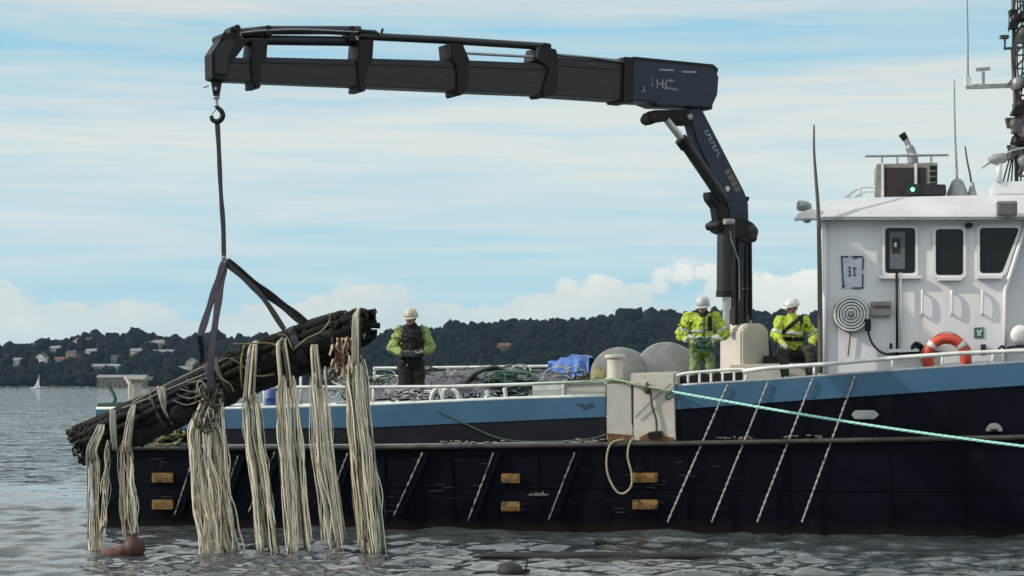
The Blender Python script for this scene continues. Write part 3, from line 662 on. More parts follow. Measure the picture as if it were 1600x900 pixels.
# windows
def window(poly, sill=None):
    cx = sum(p_[0] for p_ in poly) / len(poly); cy = sum(p_[1] for p_ in poly) / len(poly)
    def rnd_poly(g, r=6):
        out = []; n_ = len(poly)
        pp = [Vector((x + (g if x > cx else -g), y + (g if y > cy else -g), 0)) for x, y in poly]
        for i in range(n_):
            p_, a, b_ = pp[i], pp[i - 1], pp[(i + 1) % n_]; da = (a - p_).normalized() * r; db = (b_ - p_).normalized() * r
            for k in range(5):
                t_ = k / 4; out.append(((p_ + da) * (1 - t_) ** 2 + p_ * 2 * t_ * (1 - t_) + (p_ + db) * t_ ** 2))
        return [(v.x, v.y) for v in out]
    inner, outer, pane = rnd_poly(-1), rnd_poly(4, 8), rnd_poly(0)
    w_ = MB(); n_ = len(inner)
    a = [B(x, y, WT - .045) for x, y in inner]; b_ = [B(x, y, WT - .045) for x, y in outer]; c_ = [B(x, y, WT + .01) for x, y in inner]; d_ = [B(x, y, WT + .01) for x, y in outer]
    w_.v = a + b_ + c_ + d_
    for i in range(n_):
        j = (i + 1) % n_; w_.f += [(i, j, n_ + j, n_ + i), (n_ + i, n_ + j, 3 * n_ + j, 3 * n_ + i), (i, 2 * n_ + i, 2 * n_ + j, j)]
    w_.m = [0] * len(w_.f); wo_ = w_.build('window', M['white'], boat)
    mb = MB(); mb.prism([B(x, y, WT - .012) for x, y in pane], BN * .01); mb.build('pane', M['glass'], wo_)
    mb = MB(); mb.tube([B(x, y, WT - .03) for x, y in rnd_poly(-1.5)], .012, 5, closed=True); mb.build('gasket', M['gasket'], wo_)
    if sill: mb = MB(); mb.bar(B(sill[0], sill[2], WT - .06), B(sill[1], sill[2], WT - .06), .10, .05, BN); mb.build('sill', M['white'], wo_)
    return wo_
w1 = window([(1382, 355), (1431, 355), (1431, 428), (1382, 428)], (1374, 1440, 433))
window([(1461, 357), (1506, 357), (1506, 431), (1461, 431)], (1465, 1503, 436))
window([(1530, 355), (1594, 355), (1567, 428), (1530, 428)], (1526, 1566, 433))
# things seen inside first window: grey chart box with a lamp
bprism('interior_shelf', [(1390, 362), (1414, 362), (1414, 420), (1390, 420)], WT - .018, .004, mat('interior_grey', (.13, .14, .16), .6), w1)
bprism('interior_screen', [(1394, 372), (1407, 372), (1407, 396), (1394, 396)], WT - .022, .004, M['gasket'], w1)
bprism('interior_lamp', [(1397, 379), (1401, 379), (1401, 386), (1397, 386)], WT - .026, .004, mat('interior_lamp', (.7, .7, .7), .5), w1)
for x in (1441, 1487, 1535):
    mb = MB(); mb.tube(cr([B(x, 456, WT), B(x, 458, WT - .07), B(x, 488, WT - .07), B(x, 491, WT)], 5), .022, 7); mb.build('grab_bar', M['white'], boat, smooth=True)
# vertical aerial/hose pole at the first window
mb = MB(); mb.tube([B(1401, 424, WT - .12), B(1402, 560, WT - .12)], .022, 8); wp = mb.build('vertical_pipe', M['black'], boat, smooth=True)
mb = MB(); mb.tube([B(1407, 426, WT - .1), B(1407, 548, WT - .1)], .018, 8); mb.build('vertical_pipe', M['white'], boat, smooth=True)
mb = MB(); mb.bar(B(1388, 548, WT - .12), B(1435, 547, WT - .12), .1, .05, BN); mb.build('pipe_bracket', M['white'], wp)
mb = MB(); mb.box(B(1392, 541, WT - .12), (.02, 0, 0), (0, .02, 0), (0, 0, .05)); mb.build('valve_handle', M['black'], wp)
mb = MB(); mb.box(B(1514, 352, WT - .08), (.05, 0, 0), (0, .07, 0), (0, 0, .035)); mb.build('camera_unit', M['black'], boat, bevel=.01)
mb = MB(); mb.tube(cr([B(1425, 542, WT - .1), B(1432, 536, WT - .2), B(1442, 543, WT - .15), B(1436, 552, WT - .1), B(1424, 549, WT - .12), B(1430, 541, WT - .18), B(1445, 548, WT - .1), B(1470, 552, WT - .08)], 6), .028, 7); 
tag(mb.build('black_hose', M['rubber'], smooth=True), 'black rubber hose coiled beside the orange-red lifebuoy', 'hose')
bprism('valve_fitting', [(1533, 538), (1541, 538), (1541, 556), (1533, 556)], WT - .1, .08, M['box_black'], boat)
# forward fittings at right edge
mb = MB(); mb.tube(cr([B(1558, 548, WT - .25), B(1566, 541, WT - .25), B(1572, 547, WT - .25), B(1582, 542, WT - .25), B(1640, 541, WT - .25)], 6), .022, 6); mb.build('black_bracket', M['black'], boat)
mb = MB(); mb.ell(B(1594, 524, WT - .2), .16, .12, .17, 16, 10); tag(mb.build('white_sack', mat('white_sack', (.78, .78, .74), .8, bump=.03, bscale=9), smooth=True), 'white bulging sack at the right edge below the wheelhouse', 'sack')
# floodlight on roof visor
mb = MB(); fl0 = B(1573, 326, WT - .35); mb.box(fl0, BE * .16, BN * .08, (0, 0, .12)); fl_ = mb.build('floodlight', M['bollard_metal'], boat, bevel=.015)
mb = MB(); mb.box(fl0 - BN * .085 - Vector((0, 0, .01)), BE * .13, BN * .01, (0, 0, .09)); mb.build('lens', mat('floodlight_lens', (.12, .12, .12), .3), fl_)
# ---- roof equipment
zr0 = B(1400, 308, 2.0).z
TR = 1.9
eb = thing('generator_box', B(1416, 309, TR), 'dark vented machinery box with pale frame on the wheelhouse roof', 'machinery box')
mb = MB(); mb.prism([B(1370, 256, TR), B(1465, 254, TR), B(1465, 306, TR), B(1370, 309, TR)], BN * 1.0); mb.build('casing', M['bollard_metal'], eb, bevel=.01)
mb = MB(); mb.prism([B(1382, 262, TR - .01), B(1428, 262, TR - .01), B(1428, 306, TR - .01), B(1382, 307, TR - .01)], BN * .02); mb.build('dark_panel', M['panel_brown'], eb)
mb = MB(); mb.prism([B(1434, 262, TR - .01), B(1447, 262, TR - .01), B(1447, 290, TR - .01), B(1434, 290, TR - .01)], BN * .02); mb.build('dark_panel', M['panel_brown'], eb)
for x in (1379, 1431):
    mb = MB(); mb.prism([B(x - 2, 255, TR - .03), B(x + 2, 255, TR - .03), B(x + 2, 308, TR - .03), B(x - 2, 308, TR - .03)], BN * .04); mb.build('frame_bar', M['white_rail'], eb)
for y in (259, 268, 277, 286):
    mb = MB(); mb.prism([B(1453, y, TR - .015), B(1464, y, TR - .015), B(1464, y + 6, TR - .015), B(1453, y + 6, TR - .015)], BN * .02); mb.build('vent', M['black'], eb)
mb = MB(); mb.tube([B(1352, 244, TR + .2), B(1482, 242, TR + .2)], .022, 7); mb.tube([B(1352, 244, TR + .7), B(1482, 242, TR + .7)], .022, 7)
for x in (1378, 1402, 1455): mb.tube([B(x, 243, TR + .2), B(x, 257, TR + .2)], .018, 6)
mb.build('roof_rack', M['steel'], eb)
mb = MB(); mb.tube(cr([B(1427, 256, TR + .4), B(1425, 240, TR + .4), B(1420, 228, TR + .4), B(1414, 215, TR + .4)], 6), [.09] * 6 + [.075] * 6 + [.05] * 6 + [.045], 12); ex = mb.build('exhaust_pipe', M['steel'], eb, smooth=True)
mb = MB(); mb.tube([B(1415, 218, TR + .4), B(1409, 209, TR + .4)], [.055, .065], 12); mb.build('pipe_mouth', M['black'], ex)
bb = thing('equipment_case', B(1446, 306, 1.55), 'low black case with a small green lamp in front of the roof machinery box', 'case')
mb = MB(); mb.prism([B(1414, 292, 1.55), B(1420, 287, 1.55), B(1478, 288, 1.55), B(1479, 304, 1.55), B(1414, 307, 1.55)], BN * .35); mb.build('case_body', M['box_black'], bb, bevel=.012)
mb = MB(); mb.prism([B(1416, 288, 1.53), B(1436, 288, 1.53), B(1436, 303, 1.53), B(1416, 305, 1.53)], BN * .015); mb.build('green_panel', M['darkgreen'], bb)
mb = MB(); mb.lathe(B(1426, 296, 1.52), -BN, [(.035, 0), (.035, .01), (.02, .02)], 12); mb.build('green_lamp', M['lamp_green'], bb)
mb = MB()
for (a, b_) in (((1320, 309), (1345, 292)), ((1345, 292), (1368, 292)), ((1335, 309), (1352, 299)), ((1352, 299), (1368, 299)), ((1345, 292), (1345, 308)), ((1325, 306), (1330, 309))): mb.tube([B(*a, 1.7), B(*b_, 1.7)], .02, 6)
mb.build('roof_ladder', M['white_rail'], boat)
# searchlight at aft corner
sl = thing('searchlight', B(1262, 344, WT), 'white searchlight on a bracket at the aft corner of the wheelhouse roof', 'searchlight')
mb = MB(); mb.prism([B(1240, 343, WT - .2), B(1248, 332, WT - .2), B(1268, 326, WT - .2), B(1284, 328, WT - .2), B(1284, 342, WT - .2)], BN * .3); mb.build('bracket', M['white'], sl, bevel=.015)
mb = MB(); mb.lathe(B(1256, 322, WT - .1), Vector((-1, -.2, .1)), [(.05, -.12), (.085, -.05), (.09, .06), (.08, .1)], 14); mb.build('lamp_head', M['steel'], sl, smooth=True, auto=40)
mb = MB(); mb.tube([B(1262, 325, WT - .1), B(1270, 334, WT - .1)], .025, 6); mb.build('arm', M['steel'], sl)
mb = MB(); mb.lathe(B(1261, 344, WT - .1), (0, 0, -1), [(.07, 0), (.06, .03), (.02, .05)], 12); mb.build('down_light', M['steel'], sl)
# whip aerials
def whip(pts, t, r0, r1, label, m_=None, base=None):
    o = thing('whip_aerial', B(pts[0][0], pts[0][1], t), label, 'aerial', 'whip aerials on the boat')
    P_ = cr([B(x, y, t) for x, y in pts], 5); N = len(P_); mb = MB(); mb.tube(P_, [r0 + (r1 - r0) * i / (N - 1) for i in range(N)], 8); mb.build('rod', m_ or M['steel'], o, smooth=True)
    mb = MB(); b0 = P_[0]; mb.lathe(b0, (0, 0, 1), [(.09, -.02), (.07, .05), (.05, .12), (.03, .22)], 12) if base is None else mb.lathe(b0, (0, 0, 1), base, 12); mb.build('base', M['steel'], o, smooth=True, auto=40)
M['rod_dark'] = mat('dark_aerial_rod', (.09, .085, .08), .5)
whip([(1282, 598), (1281, 450), (1279, 340), (1275, 280), (1272, 235), (1272, 195)], WT - .35, .045, .014, 'tall dark whip aerial rising beside the aft edge of the wheelhouse', M['rod_dark'])
whip([(1496, 304), (1495, 270), (1492, 200), (1491, 124)], 2.2, .024, .012, 'thin tall aerial with white conical foot right of the roof machinery box', M['steel'], [(.20, -.05), (.16, .08), (.10, .22), (.06, .26)])
whip([(1519, 305), (1517, 280), (1511, 250), (1508, 228)], 2.2, .022, .012, 'short slightly bent aerial on the roof between tall aerial and mast', M['rod_dark'])
# horn light pedestal near the mast
mp_ = thing('radar_mast', B(1597, 300, 2.6), 'lattice radar mast with yardarm and lamps at the right edge', 'mast')
TM = 2.6
mb = MB(); mb.prism([B(1557, 284, TM - .4), B(1640, 282, TM - .4), B(1640, 303, TM - .4), B(1559, 304, TM - .4)], BN * 1.2); mb.build('pedestal', M['white'], mp_, bevel=.015)
mb = MB()
for dx in (-9, 9):
    for dt in (-.2, .2): mb.tube([B(1600 + dx * 1.3, 285, TM + dt), B(1592 + dx, 0, TM + dt), B(1590 + dx, -60, TM + dt)], .035, 7)
mb.build('mast_legs', M['rod_dark'], mp_)
for k in range(15):
    y0 = 275 - k * 21
    mb = MB(); xo = lambda y: 1600 - (285 - y) / 285 * 8
    mb.tube([B(xo(y0) - 10, y0, TM - .2), B(xo(y0 - 20) + 10, y0 - 20, TM - .2)], .02, 6); mb.tube([B(xo(y0) - 10, y0, TM + .2), B(xo(y0) + 10, y0, TM - .2)], .02, 6); mb.build('lattice_brace', M['rod_dark'], mp_)
mb = MB(); mb.bar(B(1510, 136, TM), B(1600, 133, TM), .08, .07, BN); ya = mb.build('yardarm', M['steel'], mp_)
mb = MB(); mb.tube([B(1512, 136, TM), B(1512, 60, TM), B(1511, -5, TM)], [.022, .016, .012], 7); mb.build('aerial', M['steel'], ya)
mb = MB(); mb.tube([B(1536, 134, TM), B(1536, 112, TM)], .03, 7); mb.bar(B(1525, 109, TM), B(1547, 107, TM), .08, .05, BN); mb.build('tee_antenna', M['steel'], ya)
mb = MB(); mb.tube([B(1528, 130, TM), B(1518, 136, TM)], .012, 6); mb.box(B(1512, 128, TM), (.05, 0, 0), (0, .05, 0), (0, 0, .08)); mb.build('aerial_base', M['white'], ya)
mb = MB(); mb.tube([B(1568, 76, TM), B(1600, 74, TM)], .025, 6); mb.tube([B(1570, 76, TM), B(1570, 58, TM)], .02, 6); mb.box(B(1569, 58, TM), (.07, 0, 0), (0, .05, 0), (0, 0, .03))
mb.tube([B(1576, 50, TM), B(1577, 22, TM)], .012, 6); mb.tube([B(1580, 74, TM), B(1582, 128, TM)], .01, 6); mb.build('upper_bracket', M['rod_dark'], ya)
rr = random.Random(8)
for k, y in enumerate((30, 52, 130, 165, 195, 205, 222, 235, 250)):
    mb = MB(); cx = 1590 + rr.uniform(-6, 8)
    for q in range(5): mb.box(B(cx + rr.uniform(-8, 8), y + rr.uniform(-10, 10), TM - .25 + rr.uniform(-.1, .3)), Vector((rr.uniform(.03, .1), 0, 0)), Vector((0, rr.uniform(.03, .1), 0)), (rr.uniform(-.04, .04), 0, rr.uniform(.04, .12)))
    mb.ell(B(cx, y, TM - .3), .09, .08, .11, 12, 8); mb.build('mast_lamp', (M['black'], M['rod_dark'], M['steel'])[k % 3], mp_, bevel=.008)
mb = MB()
for k in range(7): x = 1586 + k * 4; mb.tube(cr([B(x, 0, TM - .3), B(x + rr.uniform(-5, 5), 90, TM - .32), B(x + rr.uniform(-7, 7), 180, TM - .3), B(x - 20 + k * 3, 290, TM - .3)], 6), .014, 5)
mb.build('cabling', M['rubber'], mp_)
hp = thing('horn_light', B(1561, 284, 2.2), 'small grey horn on a white post left of the mast foot', 'horn')
mb = MB(); mb.tube([B(1561, 284, 2.2), B(1561, 252, 2.2)], .05, 10); mb.build('post', M['white'], hp, smooth=True)
mb = MB(); mb.lathe(B(1560, 248, 2.2), Vector((1, 0, .15)), [(.05, -.16), (.09, -.08), (.09, .1), (.06, .14)], 12); mb.build('horn_body', M['steel'], hp, smooth=True, auto=40)
mb = MB(); mb.tube([B(1552, 250, 2.2), B(1534, 263, 2.2)], [.022, .012], 7); mb.tube(cr([B(1566, 245, 2.2), B(1580, 236, 2.2), B(1600, 231, 2.2)]), .02, 6); mb.build('arm', M['steel'], hp)

# ---------------- things on the wheelhouse side
hr = thing('hose_reel', B(1330, 520, WT), 'round hose reel with concentric steel rings on the white wheelhouse wall', 'hose reel')
c0 = B(1330, 491, WT - .12)
for k, r in enumerate((.27, .22, .17, .12, .07)):
    mb = MB(); mb.tube([c0 + (BE * math.cos(a) + Vector((0, 0, 1)) * math.sin(a)) * r for a in [2 * math.pi * i / 32 for i in range(32)]], .018, 7, closed=True); mb.build('ring', M['white_rail'], hr, smooth=True)
mb = MB(); mb.tube([c0 + BN * .07 + (BE * math.cos(a) + Vector((0, 0, 1)) * math.sin(a)) * .27 for a in [2 * math.pi * i / 32 for i in range(32)]], .028, 7, closed=True)
mb.lathe(c0 + BN * .03, BN, [(.27, 0), (.27, .02)], 32); mb.build('drum', M['rod_dark'], hr, smooth=True, auto=30)
mb = MB(); mb.lathe(c0 + BN * .02, -BN, [(.05, 0), (.05, .05), (.03, .07)], 14)
for k in range(6): a = k * math.pi / 3; mb.tube([c0, c0 + (BE * math.cos(a) + Vector((0, 0, 1)) * math.sin(a)) * .26], .012, 6)
mb.build('hub', M['steel'], hr)
mb = MB(); mb.tube(cr([B(1352, 500, WT - .14), B(1358, 510, WT - .14), B(1357, 520, WT - .12), B(1364, 538, WT - .1), B(1380, 552, WT - .1), B(1400, 553, WT - .1), B(1430, 551, WT - .1)], 7), .018, 7); mb.build('hose', M['rubber'], hr, smooth=True)
mb = MB(); mb.box(B(1356, 508, WT - .14), (.045, 0, 0), (0, .04, 0), (0, 0, .1)); mb.build('nozzle', M['black'], hr, bevel=.01)
mb = MB(); mb.tube([B(1329, 520, WT - .05), B(1325, 556, WT - .05)], .014, 6); mb.build('drain_pipe', M['rod_dark'], hr)
cb = thing('junction_box', B(1377, 494, WT), 'grey oblong box on the wall right of the hose reel', 'box')
bprism('box_body', [(1361, 471), (1392, 471), (1392, 494), (1361, 494)], WT - .12, .12, M['bollard_metal'], cb, .01)
bprism('cover_strip', [(1364, 477), (1390, 477), (1390, 482), (1364, 482)], WT - .126, .02, M['rod_dark'], cb)
sg = thing('wall_sign', B(1331, 451, WT), 'white wall sign with broken dark border and small dark print', 'sign')
bprism('plate', [(1314, 401), (1349, 401), (1348, 450), (1316, 450)], WT - .015, .012, M['sign_white'], sg)
mb = MB(); e = WT - .02
for a, b_ in (((1314, 401), (1326, 401)), ((1330, 401), (1349, 401)), ((1349, 403), (1348, 422)), ((1348, 428), (1348, 450)), ((1332, 450), (1348, 450)), ((1315, 401), (1318, 450)), ((1316, 449), (1320, 445)), ((1334, 404), (1343, 401))): mb.bar(B(*a, e), B(*b_, e), .008, .026, BN)
mb.build('border', M['sign_blue'], sg)
mb = MB()
for a, b_ in (((1325, 418), (1329, 417)), ((1328, 417), (1328, 431)), ((1325, 424), (1329, 424)), ((1334, 417), (1336, 431)), ((1333, 419), (1338, 419)), ((1333, 430), (1338, 430)), ((1325, 431), (1330, 431))): mb.bar(B(*a, e), B(*b_, e), .008, .018, BN)
mb.build('print', M['sign_blue'], sg)
gs = thing('safety_sign', B(1530, 528, WT), 'small square green safety sign with white symbol above the lifebuoy rail', 'sign')
bprism('plate', [(1522, 512), (1537, 511), (1537, 528), (1522, 528)], WT - .015, .012, M['sign_green'], gs)
mb = MB(); mb.bar(B(1527, 516, WT - .02), B(1530, 521, WT - .02), .008, .03, BN); mb.bar(B(1530, 521, WT - .02), B(1534, 515, WT - .02), .008, .03, BN); mb.bar(B(1527, 523, WT - .02), B(1533, 523, WT - .02), .008, .03, BN); mb.build('symbol', M['sign_white'], gs)
# lifebuoy
lb = thing('lifebuoy', B(1479, 590, WT - .2), 'orange-red lifebuoy with pale reflective bands leaning on the wheelhouse', 'lifebuoy')
c0 = B(1479, 558, WT - .22); ax = (BN * 1 + Vector((0, 0, .12))).normalized(); up = (Vector((0, 0, 1)) - ax * ax.z).normalized()
def ring(R0, r0, a0, a1, m_, nm, n_=48, closed=True):
    mb = MB(); pts = [c0 + (BE * math.cos(a) + up * math.sin(a)) * R0 for a in [a0 + (a1 - a0) * i / n_ for i in range(n_ + (0 if closed else 1))]]; mb.tube(pts, r0, 14, closed=closed); return mb.build(nm, m_, lb, smooth=True)
ring(.305, .088, 0, 2 * math.pi, M['red'], 'ring')
for a in (40, 140, 220, 320): ring(.305, .0915, R(a - 7), R(a + 7), M['reflect'], 'band', 5, False)
mb = MB()
pts = [c0 + (BE * math.cos(a) + up * math.sin(a)) * (.40 + .018 * math.cos(4 * (a - R(90)))) - ax * .03 for a in [2 * math.pi * i / 64 for i in range(64)]]; mb.tube(pts, .009, 5, closed=True); mb.build('grab_line', M['rope_grey'], lb)

# ================================================================== STERN AND DECK THINGS
sb = thing('stern_bollard', B(208, 640, 1.4), 'pale cream bollard with flat wide top on the stern deck', 'bollard')
mb = MB(); c0 = B(211, 640, 1.4); mb.lathe((c0.x, c0.y, DA), (0, 0, 1), [(.2, 0), (.12, .05), (.11, .68), (.13, .7)], 18); mb.build('post', M['beige'], sb, smooth=True, auto=40)
mb = MB(); mb.prism([B(196, 588, 1.2), B(229, 588, 1.2), B(226, 594, 1.2), B(200, 594, 1.2)], BN * .4); mb.build('top_plate', M['beige2'], sb, bevel=.015)
mb = MB(); mb.tube([B(196, 589, 1.25), B(203, 600, 1.2), B(203, 622, 1.2)], .035, 7); mb.build('brace', M['beige'], sb)
mb = MB(); mb.tube(cr([B(170, 602, 1.2), B(180, 622, 1.2), B(176, 632, 1.2)]), .03, 6); tag(mb.build('stern_cleat', M['rope_dgreen']), 'dull green bent bar at the stern, left of the cream bollard', 'bar')
bprism('stern_coaming', [(152, 630), (240, 626), (240, 645), (152, 648)], 1.0, .5, M['rope_dgreen'], boat)
def coil(name, px, py, t, w, h, n_, m_, label, cat, seed=1, r=.022, parent=None):
    rr = random.Random(seed); mb = MB(); c = B(px, py, t)
    for k in range(n_):
        a0 = rr.uniform(0, 6.28); cc = c + BE * rr.uniform(-.3, .3) * w + Vector((0, 0, rr.uniform(0, .75) * h)) + BN * rr.uniform(-.1, .15); rx = w * rr.uniform(.15, .42); rz = h * rr.uniform(.12, .4); pts = []
        for i in range(14): a = a0 + 5.4 * i / 13; pts.append(cc + BE * rx * math.cos(a) + Vector((0, 0, 1)) * rz * math.sin(a) + BN * .14 * math.sin(a * 1.7 + k))
        mb.tube(pts, r, 6)
    return tag(mb.build(name, m_, smooth=True), label, cat)
coil('rope_pile', 262, 690, .1, .5, .24, 14, M['rope_yellow'], 'heap of yellow and rust rope on the stern ledge under the pole bundle', 'rope')
# nets
def lump(name, x0, x1, ybase, prof_, t0, t1, m_, label, cat, seed=0, amp=.12, parent=None):
    mb = MB(); nx_, nt = 44, 14; grid = []
    for j in range(nt + 1):
        v = j / nt; tt = t0 + (t1 - t0) * v
        for i in range(nx_ + 1):
            u = i / nx_; px = x0 + (x1 - x0) * u; ytop = lerp_tab(prof_, px); zb = B(px, ybase, tt).z; zt = B(px, ytop, tt).z
            hh = max(0, (zt - zb)) * (math.sin(math.pi * min(1, max(0, .05 + v * .9))) ** .45) * min(1, 6 * u, 6 * (1 - u)); p_ = B(px, ybase, tt)
            nn_ = mnoise.fractal(Vector((p_.x * 3.2, p_.y * 3.2, seed)), 1, 2, 4) + .6 * mnoise.noise(Vector((p_.x * 12, p_.y * 12, seed)))
            grid.append(Vector((p_.x, p_.y, zb + hh * (1 + .12 * nn_) + (amp * nn_ * .3 if 0 < v < 1 else 0))))
    mb.v = grid
    for j in range(nt):
        for i in range(nx_): a = j * (nx_ + 1) + i; mb.f.append((a, a + 1, a + nx_ + 2, a + nx_ + 1))
    mb.m = [0] * len(mb.f); return mb.build(name, m_, parent, smooth=True)
npile = thing('net_pile', B(730, 640, 2.5), 'long heap of grey fishing net with pale ropes on the aft deck', 'net')
lump('net_heap', 500, 960, 642, [(500, 616), (560, 606), (590, 598), (640, 586), (690, 582), (740, 577), (800, 574), (850, 584), (960, 592)], .75, 4.5, M['net'], '', '', 3, parent=npile)
mb = MB(); rr = random.Random(9)
for k in range(190):
    px = rr.uniform(520, 940); t_ = rr.uniform(1.1, 2.6); yb = rr.uniform(590, 628) - (t_ - 1.1) * 8; pts = []
    a0 = rr.uniform(0, 6); rx, rz = rr.uniform(.08, .3), rr.uniform(.05, .16)
    for i in range(9): a = a0 + 4.2 * i / 8; pts.append(B(px, yb, t_) + BE * rx * math.cos(a) + Vector((0, 0, 1)) * rz * math.sin(a) + BN * .08 * math.sin(2 * a) - BN * .12)
    mb.tube(pts, rr.uniform(.006, .016), 5, rr.choice((0, 1, 1, 2)))
tag(mb.build('loose_ropes', [M['netrope'], M['rope_dark'], M['rope_dgreen']], npile, smooth=True), kind='stuff')
# white bent hoops between bulwark and nets
for k, pts in enumerate(([(672, 632), (676, 615), (686, 607), (694, 630)], [(692, 630), (693, 612), (698, 608)], [(706, 608), (714, 614), (719, 630)], [(755, 628), (762, 618), (760, 610)], [(788, 606), (790, 618), (788, 627)])):
    mb = MB(); mb.tube(cr([B(x, y, .5) for x, y in pts], 6), .035, 8)
    lab = ['curved white pipe bend inside the aft bulwark, leftmost of the white bends', 'straight stubby white pipe between two curved white bends', 'white pipe bend curving down right, beside the stubby pipe', 'short white bend in front of the dark hose coil', 'short white upright pipe nearest the mooring post'][k]
    tag(mb.build('pipe_bend', M['white_rail'], smooth=True), lab, 'pipe', 'white pipe bends inside the aft bulwark')
mb = MB()
for k in range(7): mb.tube(cr([B(722 + k * 2, 606 - k, 1.2 + k * .06), B(742 + k, 585 - k * 1.5, 1.2 + k * .06), B(775 + k, 574 + k * 1.3, 1.2 + k * .06), B(806 - k, 590 + k, 1.2 + k * .06)], 7), .035, 7)
tag(mb.build('hose_bundle', mat('dark_green_hose', (.03, .045, .04), .4, vscale=5), smooth=True), 'arched bundle of dark green hose lying on the grey net', 'hose')
coil('rope_heap', 800, 605, .9, .9, .3, 22, M['rope_dgreen'], 'tangle of dull green rope on the net left of the blue tarpaulin', 'rope', 4, .018)
coil('rope_heap', 650, 628, .7, 1.0, .25, 16, M['netrope'], 'loose pale rope tangle behind the bulwark by the standing worker', 'rope', 6, .014)
# tarp
mb = MB(); N1, N2 = 26, 12; T0 = 3.0; v_ = []
for j in range(N2 + 1):
    for i in range(N1 + 1):
        u, v = i / N1, j / N2; px = 856 + 64 * u; top = 562 - 7 * u + 3 * math.sin(u * 6 + 1) + 1.5 * mnoise.noise(Vector((u * 9, 0, 0))); py = top + (589 - top + 3 * math.sin(u * 14)) * v
        v_.append(B(px, py, T0 - .45 * v + .10 * mnoise.noise(Vector((u * 5, v * 2.5, 4))) + .05 * mnoise.noise(Vector((u * 13, v * 6, 1)))) + Vector((0, 0, .02 * math.sin(u * 23 + v * 5))))
mb.v = v_
for j in range(N2):
    for i in range(N1): a = j * (N1 + 1) + i; mb.f.append((a, a + 1, a + N1 + 2, a + N1 + 1))
nb_ = len(mb.v); mb.v += [p_ + BN * (.9) for p_ in v_[:N1 + 1]] + [p_ + BN * 1.0 - Vector((0, 0, .3)) for p_ in v_[:N1 + 1]]
for i in range(N1): mb.f += [(i, nb_ + i, nb_ + i + 1, i + 1), (nb_ + i, nb_ + N1 + 1 + i, nb_ + N1 + 2 + i, nb_ + i + 1)]
mb.m = [0] * len(mb.f); tag(mb.build('tarpaulin', M['tarp'], smooth=True), 'crumpled blue tarpaulin draped over gear left of the pale drums', 'tarpaulin')
bd = thing('blue_barrel', B(425, 640, .9), 'blue plastic barrel behind the bulwark seen between the hanging ropes', 'barrel')
mb = MB(); c0 = B(425, 640, .9); zt = B(425, 607, .9).z - DA; mb.lathe((c0.x, c0.y, DA), (0, 0, 1), [(.13, 0), (.145, .05), (.14, zt * .33), (.15, zt * .36), (.14, zt * .4), (.14, zt * .66), (.15, zt * .7), (.14, zt * .74), (.14, zt - .03), (.12, zt)], 20); mb.build('body', M['bluedrum'], bd, smooth=True, auto=40)
mb = MB(); mb.lathe((c0.x, c0.y, DA + zt), (0, 0, 1), [(.03, 0), (.03, .02)], 10); mb.build('bung', M['white'], bd)
# pale net drums
for (cx, cy, rpx, t_, lab) in ((967, 588, 46, 2.4, 'large pale round drum end behind the mooring post, the left one of two'), (1040, 584, 50, 2.8, 'large pale round drum end beside the worker in yellow, the right one of two')):
    c0 = B(cx, cy, t_); r = rpx / F * c0.y; dr = thing('net_drum', c0 - Vector((0, 0, r)), lab, 'drum', 'pale round drums on deck')
    mb = MB(); mb.lathe(c0, BN, [(r * .2, -.06), (r * .8, -.04), (r * .97, 0), (r, .05), (r, .11), (r * .6, .12)], 40); mb.build('end_disc', M['disc'], dr, smooth=True, auto=35)
    mb = MB(); mb.lathe(c0, BN, [(r * .6, .1), (r * .6, .9)], 28); mb.build('core', M['rope_grey'], dr, smooth=True, auto=35)
    mb = MB(); mb.lathe(c0, BN, [(r * .97, .9), (r, .92), (r, 1.0), (r * .9, 1.02)], 40); mb.build('end_disc', M['disc'], dr, smooth=True, auto=35)
    for a in (-1, 1): mb = MB(); mb.prism([c0 + BE * a * .1 + Vector((0, 0, -r * .2)), c0 + BE * a * .35 + Vector((0, 0, -r * 1.1)), c0 + BE * a * .22 + Vector((0, 0, -r * 1.1))], BN * -.08); mb.build('stand_leg', M['rust'], dr)
lump('weed_pile', 918, 950, 604, [(918, 590), (930, 574), (950, 578)], 1.0, 1.8, M['rope_yellow'], '', '', 8, parent=None)
tag(bpy.data.objects['weed_pile'], 'small heap of yellow-brown rope left of the mooring post top', 'rope heap')
# low cream deck box behind lockers (top edge seen left and right of worker)
bprism('deck_coaming', [(985, 583), (1060, 580), (1060, 640), (985, 640)], 1.15, .8, M['beige'], boat, .02)
bprism('deck_coaming', [(1140, 570), (1283, 566), (1283, 640), (1140, 640)], 1.35, .6, M['beige'], boat, .02)

# ================================================================== CRANE
CC = B(1160, 500, 1.9); TT = P(340, 200, 28.0)
kd = Vector((TT.x - CC.x, TT.y - CC.y, 0)).normalized(); kw = Vector((-kd.y, kd.x, 0))
if kw.y < 0: kw = -kw                  # kw points away from the camera
def K(px, py, w=0.0):
    o = Vector((CC.x, CC.y, 0)) + kw * w; u = (px - 800) / F; n_ = kw
    Y = (o.x * n_.x + o.y * n_.y) / (u * n_.x + n_.y); return P(px, py, Y)
crane = thing('deck_crane', (CC.x, CC.y, DF), 'large dark navy knuckle boom crane reaching left over the deck with hook', 'crane')
def kp(name, poly, w, m_, par=None, bevel=.012): # symmetric about plane, width w
    mb = MB(); mb.prism([K(x, y, 0) - kw * w / 2 for x, y in poly], kw * w); return mb.build(name, m_, par or crane, bevel=bevel)
def ktube(name, pts, r, m_, par=None, w=0.0, n_=14):
    mb = MB(); mb.tube([K(x, y, 0) + kw * w for x, y in pts], r, n_); return mb.build(name, m_, par or crane, smooth=True, auto=40)
